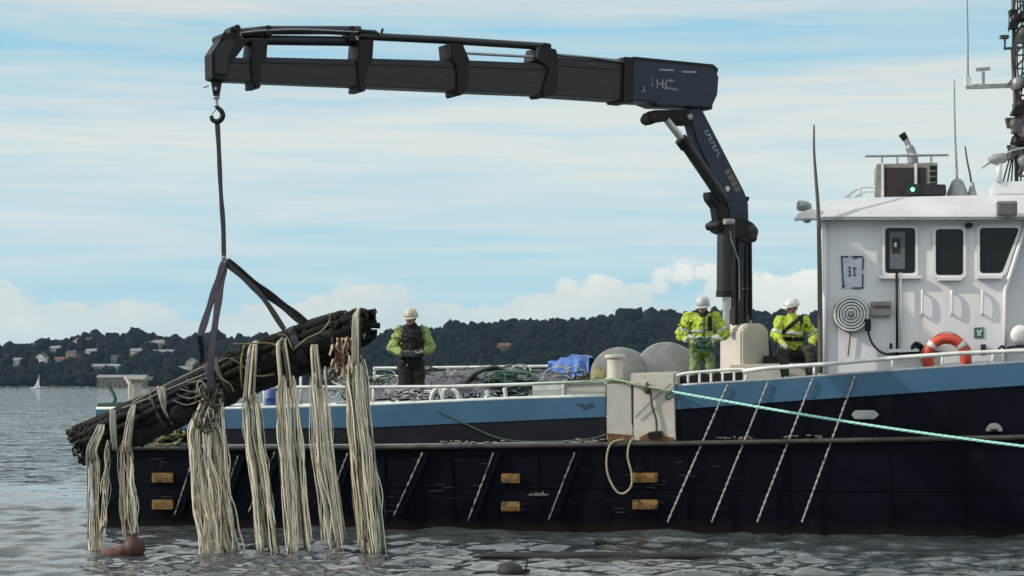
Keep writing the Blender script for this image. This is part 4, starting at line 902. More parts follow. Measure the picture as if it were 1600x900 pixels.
kp('base_pedestal', [(1141, 516), (1150, 506), (1174, 506), (1184, 516), (1187, 575), (1187, 640), (1141, 640)], .62, M['beige'], None, .03)
kp('pedestal_plate', [(1157, 492), (1170, 492), (1170, 506), (1157, 506)], .2, M['reflect'])
col = kp('column', [(1146, 372), (1170, 372), (1171, 508), (1145, 508)], .20, M['crane_grey'], None, .03)
ktube('column_pipe', [(1166, 380), (1167, 500)], .03, M['black'], col, -.11)
ktube('column_pipe', [(1160, 385), (1159, 500)], .018, M['crane_grey'], col, -.12)
kp('warning_plate', [(1154, 450), (1165, 450), (1165, 452), (1154, 452)], .215, M['decal'], col, 0)
lc = ktube('lift_cylinder', [(1132, 352), (1131, 463)], .155, M['crane_grey'], None, -.05, 18)
ktube('cylinder_collar', [(1131, 455), (1131, 464)], .165, M['black'], lc, -.05, 18)
ktube('lift_cylinder_rod', [(1132, 462), (1132, 520)], .065, M['chrome'], None, -.05, 14)
ktube('hydraulic_hose', [(1128, 362), (1130, 376), (1136, 392), (1142, 410), (1143, 470)], .012, M['steel'], None, -.22, 6)
# knuckle bracket
kp('column_head', [(1113, 345), (1150, 338), (1172, 350), (1178, 362), (1176, 378), (1160, 382), (1140, 372), (1115, 362)], .26, M['black'], None, .02)
for (x, y, r, wd) in ((1116, 353, .07, .36), (1169, 363, .115, .30)):
    mb = MB(); c0 = K(x, y); mb.lathe(c0 - kw * wd / 2, kw, [(r * .8, 0), (r, .015), (r, wd - .015), (r * .8, wd)], 18); mb.build('pivot_pin', M['crane_grey'] if x > 1120 else M['black'], crane, smooth=True, auto=40)
ktube('pin_boss', [(1118, 348), (1132, 348)], .05, M['steel'], None, -.25)
# inner boom
ib = kp('inner_boom', [(1068, 172), (1089, 168), (1157, 300), (1163, 318), (1164, 352), (1150, 370), (1134, 345), (1129, 318), (1117, 300), (1082, 222)], .24, M['crane_navy'], None, .02)
kp('boom_web', [(1103, 300), (1124, 306), (1136, 340), (1148, 352), (1140, 366), (1118, 350), (1114, 325), (1104, 312)], .22, M['black'], ib, .02)
mb = MB(); 
for (a, b_, w_, wid) in (((1098, 205), (1118, 247), .1, .04), ((1104, 203), (1124, 247), .05, .025), ((1112, 222), (1130, 262), .05, .02)): mb.bar(K(*a) - kw * .123, K(*b_) - kw * .123, .006, wid, kw)
mb.build('side_lettering', M['decal_dark'], ib)
mb = MB()
for i in range(7):
    a0 = 207 + i * 6.0; x0 = 1094 + i * 3.1
    mb.bar(K(x0, a0) - kw * .124, K(x0 + 6, a0 - 2) - kw * .124, .006, .022, kw); mb.bar(K(x0 + (i % 2) * 5, a0 - 1) - kw * .124, K(x0 + 2.5 + (i % 2) * 5, a0 + 5) - kw * .124, .006, .018, kw)
mb.build('side_lettering', M['decal'], ib)
mb = MB()
for i in range(4): y = 268 + i * 9; x = 1124 + i * 5; mb.prism([K(x, y) - kw * .123, K(x + 9, y - 4) - kw * .123, K(x + 13, y + 3) - kw * .123, K(x + 4, y + 7) - kw * .123], kw * .004)
mb.build('worn_yellow_label', mat('worn_label', (.17, .15, .09), .7, col2=(.05, .05, .05), vscale=25), ib)
mb = MB(); mb.lathe(K(1129, 296) - kw * .145, kw, [(.045, 0), (.045, .03)], 14); mb.build('bolt_cap', M['reflect'], ib)
mb = MB(); mb.prism([K(1163, 306), K(1171, 308), K(1170, 314), K(1162, 316)], kw * .1); mb.build('lug', M['black'], ib)
# fly cylinder
fc = ktube('fly_cylinder', [(1124, 312), (1093, 266), (1063, 222)], .10, M['crane_grey'], None, -.10, 18)
ktube('cylinder_collar', [(1067, 230), (1058, 218)], .11, M['black'], fc, -.10, 18)
ktube('fly_cylinder_rod', [(1064, 224), (1036, 188)], .06, M['chrome'], None, -.10, 14)
kp('fly_link', [(1008, 178), (1018, 173), (1080, 172), (1082, 196), (1062, 196), (1050, 188), (1022, 192), (1012, 196), (1008, 190)], .22, M['black'], None, .015)
mb = MB(); mb.lathe(K(1014, 186) - kw * .16, kw, [(.06, 0), (.075, .01), (.075, .31), (.06, .32)], 18); mb.build('pivot_pin', M['black'], crane, smooth=True, auto=40)
mb = MB(); mb.lathe(K(1070, 184) - kw * .17, kw, [(.04, 0), (.05, .01), (.05, .33), (.04, .34)], 16); mb.build('pivot_pin', M['steel'], crane, smooth=True, auto=40)
# outer boom
hb = kp('outer_boom_housing', [(975, 97), (1100, 108), (1111, 122), (1109, 150), (1100, 170), (1020, 168), (1004, 162), (968, 160)], .46, M['crane_navy'], None, .02)
kp('top_cover', [(974, 93), (980, 91), (1104, 103), (1112, 110), (1110, 118), (975, 105)], .40, M['black'], hb, .01)
kp('end_lip', [(1095, 166), (1106, 167), (1104, 173), (1088, 172)], .3, M['black'], hb, .005)
mb = MB(); mb.bar(K(1017, 112) - kw * .235, K(1040, 113) - kw * .235, .01, .03, kw); mb.bar(K(1052, 115) - kw * .235, K(1075, 116) - kw * .235, .01, .03, kw); mb.build('edge_tape', M['decal'], hb)
def ktext(txt, px, py, hpx, w, m_, par, name, wide=1.0):
    o = K(px, py) - kw * w; sz = hpx / F * o.y / .70; vs, fs = text_mesh(txt, sz); d = (K(px + 20, py + 1.6) - K(px, py)); d.normalize()
    mb = MB(); mb.add([o + d * v.x * wide + Vector((0, 0, 1)) * v.y - kw * v.z for v in vs], fs); return mb.build(name, m_, par)
ktext('HC', 1012, 140, 14, .232, M['decal'], hb, 'logo_lettering', 1.1)
mb = MB()
for i in range(11): x = 1024 + i * 2.2; mb.bar(K(x, 139.5 + i * .2) - kw * .234, K(x + 1.2, 142 + i * .3) - kw * .234, .006, .014, kw)
for i in range(6): x = 1030 + i * 2; mb.bar(K(x, 126.5 + i * .3) - kw * .234, K(x + 1.2, 129.5 + i * .3) - kw * .234, .006, .014, kw)
for a, b_ in (((1006, 125), (1007, 129)), ((1006, 133), (1007, 138)), ((993, 137), (994, 146)), ((990, 146), (996, 146))): mb.bar(K(*a) - kw * .234, K(*b_) - kw * .234, .006, .018, kw)
mb.build('small_lettering', M['decal'], hb)
secs = [((848, 92), (985, 100), (985, 160), (848, 151), .40, 'crane_grey'), ((705, 96), (858, 102), (858, 150), (705, 144), .36, 'crane_grey'), ((555, 93), (718, 98), (718, 144), (555, 137), .32, 'crane_grey'), ((392, 91), (566, 95), (566, 137), (392, 130), .28, 'crane_grey'), ((345, 91), (400, 93), (400, 130), (345, 128), .25, 'crane_grey')]
for (a, b_, c_, d_, w_, m_) in secs:
    ob = kp('extension_section', [a, b_, c_, d_], w_, M[m_], None, .012)
    mb = MB(); mb.bar(K(a[0] + 4, a[1] + (d_[1] - a[1]) * .22) - kw * (w_ / 2 + .001), K(b_[0] - 8, b_[1] + (c_[1] - b_[1]) * .22) - kw * (w_ / 2 + .001), .006, .02, kw); mb.build('side_seam', M['black'], ob)
kp('slide_plate', [(848, 84), (974, 96), (974, 101), (848, 91)], .3, M['steel'], None, .004)
kp('section_collar', [(962, 92), (978, 93), (977, 163), (960, 161)], .50, M['black'])
def collar(poly, w):
    ob = kp('section_collar', poly, w, M['black'], None, .01); return ob
collar([(833, 76), (858, 80), (862, 96), (860, 146), (848, 153), (838, 152), (836, 146), (846, 110), (828, 96)], .44)
collar([(694, 70), (714, 72), (724, 96), (722, 138), (715, 150), (705, 150), (704, 110), (696, 92)], .40)
collar([(553, 64), (576, 65), (574, 100), (566, 110), (563, 145), (553, 145), (550, 98)], .36)
collar([(388, 66), (412, 66), (410, 95), (402, 105), (400, 140), (390, 140), (386, 110), (385, 90)], .32)
for (x, y) in ((557, 141), (710, 148), (842, 150), (395, 136)):
    mb = MB(); mb.lathe(K(x, y) - kw * .22, kw, [(.035, 0), (.035, .44)], 12); mb.build('bolt_boss', M['rubber'], crane)
# top extension cylinders
ktube('extension_cylinder', [(376, 52), (412, 48), (560, 48)], .065, M['crane_grey'], None, -.05)
ktube('extension_cylinder', [(380, 63), (412, 62), (556, 64)], .075, M['crane_grey'], None, .03)
ktube('extension_cylinder', [(560, 56), (700, 63), (856, 73)], .06, M['crane_grey'], None, 0)
ktube('extension_cylinder', [(555, 50), (585, 52), (590, 56)], .045, M['black'], None, -.02)
ktube('cylinder_rod', [(715, 84), (846, 91)], .022, M['steel'], None, -.08)
kp('valve_block', [(540, 44), (548, 42), (552, 66), (540, 66)], .26, M['black'])
kp('valve_block', [(410, 42), (418, 41), (420, 58), (410, 58)], .26, M['black'])
kp('valve_block', [(846, 68), (857, 70), (857, 82), (846, 80)], .2, M['black'])
mb = MB(); mb.tube([K(596, 52), K(598, 45)], .02, 6); mb.build('grease_nipple', M['black'], crane)
for w_, dy in ((-.12, 0), (-.08, 5)):
    mb = MB(); mb.tube(cr([K(370, 52 + dy, w_), K(388, 50 + dy, w_), K(406, 48 + dy, w_), K(470, 46 + dy, w_), K(560, 50 + dy, w_)], 6), .014, 6); mb.build('hydraulic_hose', M['steel'] if dy == 0 else M['rubber'], crane, smooth=True)
mb = MB(); mb.tube(cr([K(862, 84, -.2), K(880, 88, -.22), K(930, 92, -.22), K(975, 99, -.2)], 6), .016, 6); mb.build('hydraulic_hose', M['rubber'], crane, smooth=True)
# boom head
hd = kp('boom_head', [(325, 86), (338, 66), (340, 58), (352, 56), (356, 44), (370, 45), (369, 60), (382, 66), (366, 88), (352, 104), (348, 130), (326, 124)], .30, M['black'], None, .012)
kp('head_cheek', [(329, 84), (345, 62), (360, 66), (350, 92), (346, 120), (330, 118)], .38, M['crane_grey'], hd, .012)
mb = MB(); mb.lathe(K(345, 60) - kw * .2, kw, [(.06, 0), (.06, .4)], 14); mb.lathe(K(363, 47) - kw * .2, kw, [(.05, 0), (.05, .4)], 14); mb.build('head_pin', M['black'], hd)
mb = MB(); mb.tube([K(326, 134), K(318, 137)], .012, 5); mb.build('safety_pin', M['steel'], hd)
# shackle and hook: hangs from the crane as part
hk = thing('crane_hook', K(338, 190), 'dark steel hook and shackle hanging from the crane tip', 'hook')
HX = lambda px, py, dy=0: K(338, 150) + Vector(((px - 338) / F * 28.0, dy, (150 - py) / F * 28.0))
mb = MB(); mb.prism([HX(330, 126, -.06), HX(346, 126, -.06), HX(342, 150, -.06), HX(334, 150, -.06)], (0, .03, 0)); mb.prism([HX(330, 126, .04), HX(346, 126, .04), HX(342, 150, .04), HX(334, 150, .04)], (0, .03, 0)); mb.build('shackle_plates', M['black'], hk)
mb = MB(); mb.tube([HX(338, 140, -.1), HX(338, 140, .1)], .025, 8); mb.lathe(HX(338, 150), (0, 0, -1), [(.05, 0), (.055, .03), (.03, .05), (.03, .12), (.045, .15)], 12); mb.build('swivel', M['steel'], hk, smooth=True, auto=40)
mb = MB(); mb.tube(cr([HX(337, 163), HX(340, 168), HX(346, 174), HX(348, 181), HX(344, 188), HX(338, 190), HX(332, 187), HX(330, 181)], 6), [.028 + .012 * math.sin(math.pi * i / 42) for i in range(43)], 10); mb.build('hook', M['black'], hk, smooth=True)
mb = MB(); mb.tube([HX(330, 179), HX(339, 168)], .012, 6); mb.build('latch', M['steel'], hk)

# ================================================================== LIFTED BUNDLE
BY = 28.0
def Q(px, py, dy=0.0): return P(px, py, BY) + Vector((0, dy, 0))
AX = [(118, 700), (160, 683), (205, 663), (300, 619), (380, 579), (480, 541), (545, 516), (580, 504)]
RAD = [(118, .27), (160, .29), (205, .29), (300, .31), (400, .325), (500, .32), (545, .29), (580, .22)]
def axp(px): return Q(px, lerp_tab(AX, px))
bund = thing('pole_bundle', Q(345, 660), 'tilted bundle of wet black poles and weed hanging in slings from the crane', 'pole bundle')
pos = [(0, 0)] + [(.42 * math.cos(a), .42 * math.sin(a)) for a in [2 * math.pi * k / 6 for k in range(6)]] + [(.84 * math.cos(a), .84 * math.sin(a)) for a in [2 * math.pi * (k + .4) / 13 for k in range(13)]]
rr = random.Random(12)
axd = (Q(545, 513) - Q(160, 684)).normalized(); side = Vector((0, 1, 0)); upv = side.cross(axd).normalized() * -1
if upv.z < 0: upv = -upv
for k, (u, v) in enumerate(pos):
    x0 = rr.uniform(124, 155); x1 = rr.uniform(545, 576)
    if v > .3: x0 = rr.uniform(128, 165); x1 = rr.uniform(538, 565)
    N = 26; pts = []; rad_ = []
    for i in range(N + 1):
        px = x0 + (x1 - x0) * i / N; r = lerp_tab(RAD, px); wv = Vector((mnoise.noise(Vector((px * .013, k * 7.1, 0))), mnoise.noise(Vector((px * .013, k * 7.1, 5))), mnoise.noise(Vector((px * .013, k * 3.3, 9))))) * .045
        pts.append(axp(px) + (side * u + upv * v) * r + wv); rad_.append((.072 + .012 * mnoise.noise(Vector((px * .1, k, 2)))) * (1 if k else 1.1))
    mb = MB(); mb.tube(pts, rad_, 9); mb.build('pole', M['pole'], bund, smooth=True, auto=50)
# inner mass of net + weed
mb = MB(); N = 150
mb.tube([axp(140 + 410 * i / N) - upv * .05 for i in range(N + 1)], [lerp_tab(RAD, 140 + 410 * i / N) * (.97 + .10 * mnoise.noise(Vector((i * .5, 1, 1)))) for i in range(N + 1)], 40)
for v_ in mb.v: c_ = axp(v_.x / BY * F + 800); v_ += (v_ - c_).normalized() * (.055 * mnoise.fractal(v_ * 5.5, 1, 2, 5) + .0)
mb.build('net_core', M['crust'], bund, smooth=True)
# crust shells and rag ends
mb = MB()
for i in range(3000):
    q = rr.random(); px = rr.uniform(118, 170) if q < .25 else (rr.uniform(525, 572) if q < .32 else rr.uniform(140, 580)); r = lerp_tab(RAD, px); a = rr.uniform(0, 6.28)
    c = axp(px) + (side * math.cos(a) + upv * math.sin(a)) * r * rr.uniform(.85, 1.06); sz = rr.uniform(.012, .035)
    d1 = Vector((rr.gauss(0, 1), rr.gauss(0, 1), rr.gauss(0, 1))).normalized(); d2 = d1.cross(Vector((rr.gauss(0, 1), rr.gauss(0, 1), rr.gauss(0, 1)))).normalized(); d3 = d1.cross(d2)
    mb.add([c + d1 * sz * 1.6, c + d2 * sz, c - d1 * sz, c - d2 * sz, c + d3 * sz * .7, c - d3 * sz * .7], [(0, 1, 4), (1, 2, 4), (2, 3, 4), (3, 0, 4), (1, 0, 5), (2, 1, 5), (3, 2, 5), (0, 3, 5)], 0 if rr.random() < .97 else 1)
tag(mb.build('mussel_crust', [M['crust'], M['rope_grey']], bund), kind='stuff')
# splintered ends
mb = MB()
for i in range(34):
    end = rr.random() < .5; px = rr.uniform(134, 152) if end else rr.uniform(550, 575); a = rr.uniform(0, 6.28); r = lerp_tab(RAD, px)
    p_ = axp(px) + (side * math.cos(a) + upv * math.sin(a)) * r * rr.uniform(.2, 1.0); d = axd * (-1 if end else 1) * rr.uniform(.1, .26) + Vector((rr.uniform(-.05, .05), rr.uniform(-.1, .1), rr.uniform(-.09, .09)))
    mb.tube([p_, p_ + d * .5 + Vector((0, 0, .01)), p_ + d], [.05, .045, rr.uniform(.02, .05)], 6)
tag(mb.build('broken_ends', M['pole'], bund), kind='stuff')
mb = MB()
for i in range(90):
    px = rr.uniform(522, 556); c = Q(px, rr.uniform(528, 580), -.42 + rr.uniform(-.05, .05)); mb.tube([c, c + Vector((rr.uniform(-.03, .03), rr.uniform(-.03, .0), -.06)), c + Vector((rr.uniform(-.05, .05), rr.uniform(-.05, .0), -.14))], [.016, .014, .006], 5, rr.choice((0, 0, 1)))
tag(mb.build('red_growth', [M['redweed'], M['rope_tan']], bund), kind='stuff')
# sagging underside net on the right half
mb = MB(); N = 22; prev = []
low = [(395, 616), (440, 598), (480, 584), (515, 572), (548, 570), (562, 552)]
for i in range(N + 1):
    px = 395 + 167 * i / N; mb.v += [Q(px, lerp_tab(low, px) + 4 * mnoise.noise(Vector((px * .1, 0, 0))), -.1), Q(px, lerp_tab(AX, px), -.38), Q(px, lerp_tab(AX, px) - 10, .3), Q(px, lerp_tab(low, px), .15)]
for i in range(N):
    for k in range(4): k2 = (k + 1) % 4; mb.f.append((i * 4 + k, i * 4 + k2, i * 4 + 4 + k2, i * 4 + 4 + k))
mb.f += [(0, 1, 2, 3), (N * 4 + 3, N * 4 + 2, N * 4 + 1, N * 4)]; mb.m = [0] * len(mb.f); mb.build('sagging_net', M['crust'], bund)
# lashings around the bundle
def lash(name, px, m_, r=.018, turns=1, seed=0, k0=1.06, skew=0.0):
    rr = random.Random(seed); mb = MB()
    for t_ in range(turns):
        o_ = rr.uniform(-6, 6) * (turns > 1); pts = []
        for i in range(28):
            a = 2 * math.pi * i / 28; pts.append(axp(px + o_ + skew * math.sin(a) * 10) + (side * math.cos(a) + upv * math.sin(a)) * lerp_tab(RAD, px) * (k0 + .04 * math.sin(3 * a + seed + t_)))
        mb.tube(pts, r, 6, closed=True)
    return mb.build(name, m_, bund, smooth=True)
lash('lashing', 245, M['rope_dark'], .02, 2, 2); lash('lashing', 262, M['rope_grey'], .016, 1, 3); lash('lashing', 355, M['rope_dark'], .02, 3, 4)
lash('yellow_lashing', 380, M['rope_yellow'], .011, 2, 5, 1.07, 1.5)
# loose yellowish lines over the face
YL = [[(348, 566), (362, 560), (380, 568), (396, 582), (412, 588), (434, 585)], [(372, 538), (395, 538), (425, 537), (450, 545)], [(520, 492), (518, 505), (505, 520), (485, 530), (462, 548)], [(440, 524), (452, 526), (462, 545)], [(346, 575), (352, 590), (366, 600), (372, 612)],
      [(200, 637), (240, 622), (290, 600), (330, 583)], [(215, 628), (250, 610), (310, 580), (330, 572)], [(300, 592), (305, 598), (325, 592), (340, 590)], [(290, 608), (310, 612), (335, 604)], [(278, 625), (300, 632), (330, 622)], [(285, 617), (305, 622), (330, 613)]]
for k, pl in enumerate(YL):
    mb = MB(); mb.tube(cr([Q(x, y, -.42 - .03 * math.sin(i * 2 + k)) for i, (x, y) in enumerate(pl)], 7), .012 if k < 5 else .010, 6); mb.build('loose_line', M['rope_yellow'] if k < 5 else M['rope_grey'], bund, smooth=True)
# hanging rope clumps
def clump(x_top, y_top, x_bot, w_top, w_bot, y_bot, n_, seed, label, wrap=True, over=None, sway=1.0):
    rr = random.Random(seed); g = 'cream rope clumps hanging from the pole bundle'
    o = thing('rope_clump', Q((x_top + x_bot) / 2, y_bot), label, 'rope clump', g)
    mb = MB(); dy0 = -.43; nbn = max(2, int(n_ / 7)); bun = [((2 * (q + .5) / nbn - 1) * .86 + rr.uniform(-.12, .12), rr.uniform(.08, .2), rr.uniform(0, 60), rr.uniform(-.8, .8)) for q in range(nbn)]
    for k in range(int(n_ * 1.5)):
        bq = rr.choice(bun); a = bq[0] + rr.gauss(0, 1) * bq[1] if rr.random() < .8 else rr.uniform(-1.05, 1.05); d = bq[3] + rr.uniform(-.4, .4); N = 22; pts = []; ln = y_bot + rr.choice((rr.uniform(-8, 12), rr.uniform(-10, 10), rr.uniform(-70, 0)))
        st = y_top + rr.uniform(-4, 10); ph = rr.uniform(0, 50); r = rr.choice((rr.uniform(.004, .008), rr.uniform(.006, .011)))
        mid = rr.uniform(.8, 1.25); rr_k = rr.random()
        for i in range(N + 1):
            t_ = i / N; w = w_top + (w_bot * 1.12 - w_top) * t_ ** .9; w *= 1 - .35 * math.exp(-((t_ - .0) / .05) ** 2)
            x = x_top + (x_bot - x_top) * (t_ ** 1.25) + a * w / 2 * (1 + .1 * math.sin(t_ * 5 * mid + ph)) + w * .16 * mnoise.noise(Vector((t_ * 2.6, bq[2], 3))) * min(1, t_ * 3) + sway * (3.0 + 5 * (rr_k < .25)) * mnoise.noise(Vector((t_ * 4.2, ph, 0))) * min(1, t_ * 4)
            y = st + (ln - st) * t_; pts.append(Q(x, y, dy0 + d * .11 * (.5 + t_ * .6) + .03 * mnoise.noise(Vector((t_ * 5, ph, 7)))))
        mb.tube(pts, r, 4, rr.choices((0, 1, 2, 3), (48, 28, 13, 11))[0])
    body = mb.build('strands', [M['rope_cream'], M['rope_tan'], M['rope_grey'], M['rope_dark']], o, smooth=True); tag(body, kind='stuff')
    if wrap:      # greyish hank that goes up over the bundle and round its back
        mb = MB(); x0, y0 = over or (x_top, y_top - 20)
        for k in range(9):
            e = rr.uniform(-1, 1); pts = [Q(x_top + e * w_top * .32, y_top + 16, dy0 - .02), Q(x_top + e * w_top * .3, y_top, dy0 - .05 + rr.uniform(-.03, .02)), Q(x0 + e * w_top * .25, y0 + 14, dy0 - .01), Q(x0 + e * 4, y0 + 3, -.26), Q(x0 + e * 3, y0 - 2, -.02), Q(x0 + e * 3 + 4, y0 + 6, .3)]
            mb.tube(cr(pts, 5), rr.uniform(.012, .02), 5, rr.choice((0, 1, 1, 1, 2)))
        mb.build('hank', [M['rope_tan'], M['rope_grey'], M['rope_dark']], o, smooth=True)
    return o
clump(155, 700, 160, 24, 26, 862, 22, 1, 'leftmost hanging rope clump, ending beside the red buoy', True, (165, 660))
clump(180, 690, 172, 9, 10, 826, 8, 2, 'thin few-strand rope hank just right of the leftmost clump', False)
clump(207, 690, 214, 26, 26, 848, 24, 3, 'rope clump right above the red buoy, second thick one from the left', True, (213, 633))
clump(325, 655, 348, 50, 46, 862, 74, 4, 'widest rope clump, hanging below the grey knotted tangle near the slings', True, (340, 600))
clump(350, 610, 368, 14, 16, 850, 14, 5, 'narrow greyish hank along the right side of the widest clump', False)
clump(398, 612, 426, 28, 32, 862, 40, 6, 'thick rope clump in front of the blue barrel, right of the widest one', True, (402, 536))
clump(453, 590, 472, 34, 32, 872, 42, 7, 'rope clump in the middle, with a grey hank over the bundle top', True, (447, 528))
clump(499, 590, 528, 26, 30, 850, 32, 8, 'rope clump with frayed loose ends just above the water, sixth thick strand group', True, (495, 534))
clump(512, 575, 541, 7, 9, 838, 7, 9, 'thin separate strand group right beside the frayed clump', False)
clump(547, 575, 568, 12, 14, 850, 10, 10, 'slim strand group along the left side of the rightmost clump', False)
clump(562, 560, 588, 34, 34, 860, 52, 11, 'rightmost rope clump under the broken upper end of the bundle', True, (562, 486))
# short grey hank pieces higher on bundle
for (x, y0, y1, lab) in ((262, 605, 640, 'short grey rope end dangling on the left half of the bundle face'), (186, 640, 700, 'short dark grey rope hank hanging on the bundle near its lower end')):
    mb = MB(); rr = random.Random(x)
    for k in range(5): mb.tube(cr([Q(x - 3 + k * 1.5, y0, -.44), Q(x - 1 + k * 1.5 + rr.uniform(-2, 2), (y0 + y1) / 2, -.48), Q(x + 2 + k + rr.uniform(-3, 3), y1 + rr.uniform(-6, 6), -.44)], 6), .018, 5)
    tag(mb.build('rope_end', M['rope_grey'], smooth=True), lab, 'rope')
# knotted tangle above the widest clump
mb = MB(); rr = random.Random(44)
for k in range(70):
    c = Q(rr.uniform(318, 352), rr.uniform(600, 662), -.47 + rr.uniform(-.06, .08)); a0 = rr.uniform(0, 6); pts = [c + Vector((math.cos(a0 + i * .7) * rr.uniform(.03, .09), rr.uniform(-.03, .03), math.sin(a0 + i * .7) * .10 - i * .01)) for i in range(8)]
    mb.tube(cr(pts, 2), .011, 4, rr.choice((0, 0, 1)))
tag(mb.build('rope_tangle', [M['rope_dark'], M['rope_grey']], smooth=True), 'grey knotted rope tangle on the bundle right under the left sling straps', 'rope tangle')
# slings
sl_ = thing('lifting_sling', HX(339, 190), 'dark lifting sling, one line from the hook splitting into four straps', 'sling')
def strap(name, pts, w, m_, th=.012, face=None):
    pts = cr(pts, 6); mb = MB(); n_ = len(pts); fl = [Vector((1, -.35, 0)).normalized() * w / 2 * (1 + .12 * math.sin(i * .9)) for i in range(n_)]
    for i, p_ in enumerate(pts):
        d = (pts[min(i + 1, n_ - 1)] - pts[max(i - 1, 0)]).normalized(); s_ = (fl[i] - d * fl[i].dot(d)); s_ = s_.normalized() * fl[i].length; u = d.cross(s_).normalized() * th
        mb.v += [p_ - s_ - u, p_ + s_ - u, p_ + s_ + u, p_ - s_ + u]
    for i in range(n_ - 1):
        for k in range(4): k2 = (k + 1) % 4; mb.f.append((i * 4 + k, i * 4 + k2, i * 4 + 4 + k2, i * 4 + 4 + k))
    mb.f += [(3, 2, 1, 0), tuple((n_ - 1) * 4 + k for k in range(4))]; mb.m = [0] * len(mb.f); return mb.build(name, m_, sl_)
hk_y = HX(339, 188).y - BY
strap('main_line', [Q(339, 188, hk_y), Q(342, 240, hk_y * .8), Q(345, 300, hk_y * .5), Q(348, 350, hk_y * .2), Q(350, 408, 0)], .055, M['strap'])
strap('main_line', [Q(341, 188, hk_y + .03), Q(344, 240, hk_y * .8), Q(346, 300, hk_y * .5 + .03), Q(350, 350, .03), Q(351, 408, .03)], .03, M['rope_dgreen'])
mb = MB(); mb.tube(cr([Q(350, 400, -.02), Q(354, 408, .0), Q(352, 416, .02), Q(347, 410, .02), Q(350, 400, 0)], 5), .022, 7); mb.build('master_link', M['steel'], sl_, smooth=True)
strap('strap', [Q(350, 410), Q(342, 440, -.1), Q(331, 480, -.22), Q(319, 526, -.36)], .10, M['strap'])
strap('strap', [Q(319, 526, -.36), Q(309, 560, .42), Q(302, 592, .40)], .07, M['strap'])
strap('strap', [Q(351, 412), Q(347, 450, -.15), Q(343, 500, -.35), Q(339, 560, -.52), Q(338, 612, -.5)], .10, M['strap'])
strap('strap', [Q(352, 410), Q(385, 438, -.1), Q(415, 468, -.2), Q(448, 516, -.3)], .075, M['strap_b'])
strap('strap', [Q(354, 408), Q(400, 446, .05), Q(440, 476, .05), Q(478, 506, .0), ], .13, M['strap_b'])
for px in (338, 470):
    mb = MB(); N = 30; 
    for i in range(N):
        a = 2 * math.pi * i / N; c = axp(px) + (side * math.cos(a) + upv * math.sin(a)) * lerp_tab(RAD, px) * 1.10; mb.v += [c - axd * .05, c + axd * .05]
    for i in range(N): j = (i + 1) % N; mb.f.append((2 * i, 2 * i + 1, 2 * j + 1, 2 * j))
    mb.m = [0] * len(mb.f); mb.build('choke_loop', M['strap'], sl_, smooth=True)

# ================================================================== ROPES ON THE HULL, WATER THINGS
mr = thing('mooring_line', B(962, 594, .1), 'pale green mooring line running from the cream post down to the right edge', 'mooring line')
mb = MB()
A_, B_ = B(1050, 612, -.03), P(1720, 712, 27.5); n_ = 150
for ph in (0, 2.09, 4.19): mb.tube([A_.lerp(B_, k / n_) - Vector((0, 0, .25 * math.sin(math.pi * k / n_) * .25)) + Vector((0, math.sin(k * .9 + ph), math.cos(k * .9 + ph))) * .010 for k in range(n_ + 1)], .014, 5)
mb.build('line', M['rope_green'], mr, smooth=True)
mb = MB(); mb.tube(cr([B(945, 600, .1), B(962, 594, .08), B(1000, 602, -.06), B(1050, 612, -.03)], 8), .022, 7); mb.tube(cr([B(830, 600, .12), B(900, 597, .1), B(950, 593, .06), B(1000, 600, -.07)], 8), .013, 6)
c0 = B(961, 596, .3)
for z in (0, .045): mb.tube([c0 + Vector((math.cos(a) * .15, math.sin(a) * .15, z)) for a in [2 * math.pi * k / 20 for k in range(20)]], .02, 6, closed=True)
mb.build('turns', mat('yellowish_green_rope', (.34, .45, .28), .8, vscale=20), mr, smooth=True)
mb = MB(); mb.tube(cr([B(1050, 612, -.05), B(1040, 618, -.07), B(1044, 624, -.08), B(1052, 618, -.06)], 5), .02, 6); mb.build('knot', M['rope_dgreen'], mr, smooth=True)
mb = MB(); mb.tube(cr([B(680, 640, OFF - .04), B(730, 664, OFF - .05), B(785, 686, OFF - .06), B(850, 690, .05), B(920, 686, .05), B(950, 678, .0)], 8), .014, 6)
tag(mb.build('hanging_line', M['rope_dgreen'], smooth=True), 'thin dull green line sagging across the bulwark to the lockers', 'rope')
mb = MB(); mb.tube(cr([B(975, 686, -.05), B(955, 693, -.1), B(948, 715, -.09), B(950, 742, -.09), B(962, 766, -.1), B(974, 771, -.1), B(986, 760, -.09), B(987, 740, -.09), B(981, 715, -.09), B(983, 695, -.08), B(990, 684, -.05)], 7), .017, 7)
tag(mb.build('rope_loop', mat('tan_loop_rope', (.40, .36, .22), .8, vscale=20), smooth=True), 'tan rope loop hanging down the hull below the lockers', 'rope')
# red buoy
Yb = 26.9
rb = thing('red_buoy', P(205, 866, Yb), 'weathered dark red round buoy floating under the left rope clumps', 'buoy')
c0 = P(209, 861, Yb); c0.z = .12
mb = MB(); mb.ell(c0, .16, .16, .17, 20, 12); mb.build('ball', M['buoyred'], rb, smooth=True)
mb = MB(); mb.lathe(c0 + Vector((0, 0, .14)), (0, 0, 1), [(.05, 0), (.05, .05), (.03, .07)], 10); mb.build('eye', M['buoyred'], rb)
c1_ = P(180, 861, Yb); c1_.z = .04
mb = MB(); mb.ell(c1_, .2, .12, .09, 16, 8); mb.ell(c1_ + Vector((.12, -.04, .05)), .12, .08, .08, 12, 8); tag(mb.build('pink_float', mat('faded_red_float', (.14, .05, .035), .75, col2=(.05, .02, .015), vscale=9), smooth=True), 'faded pinkish float lying in the water left of the red buoy', 'float')
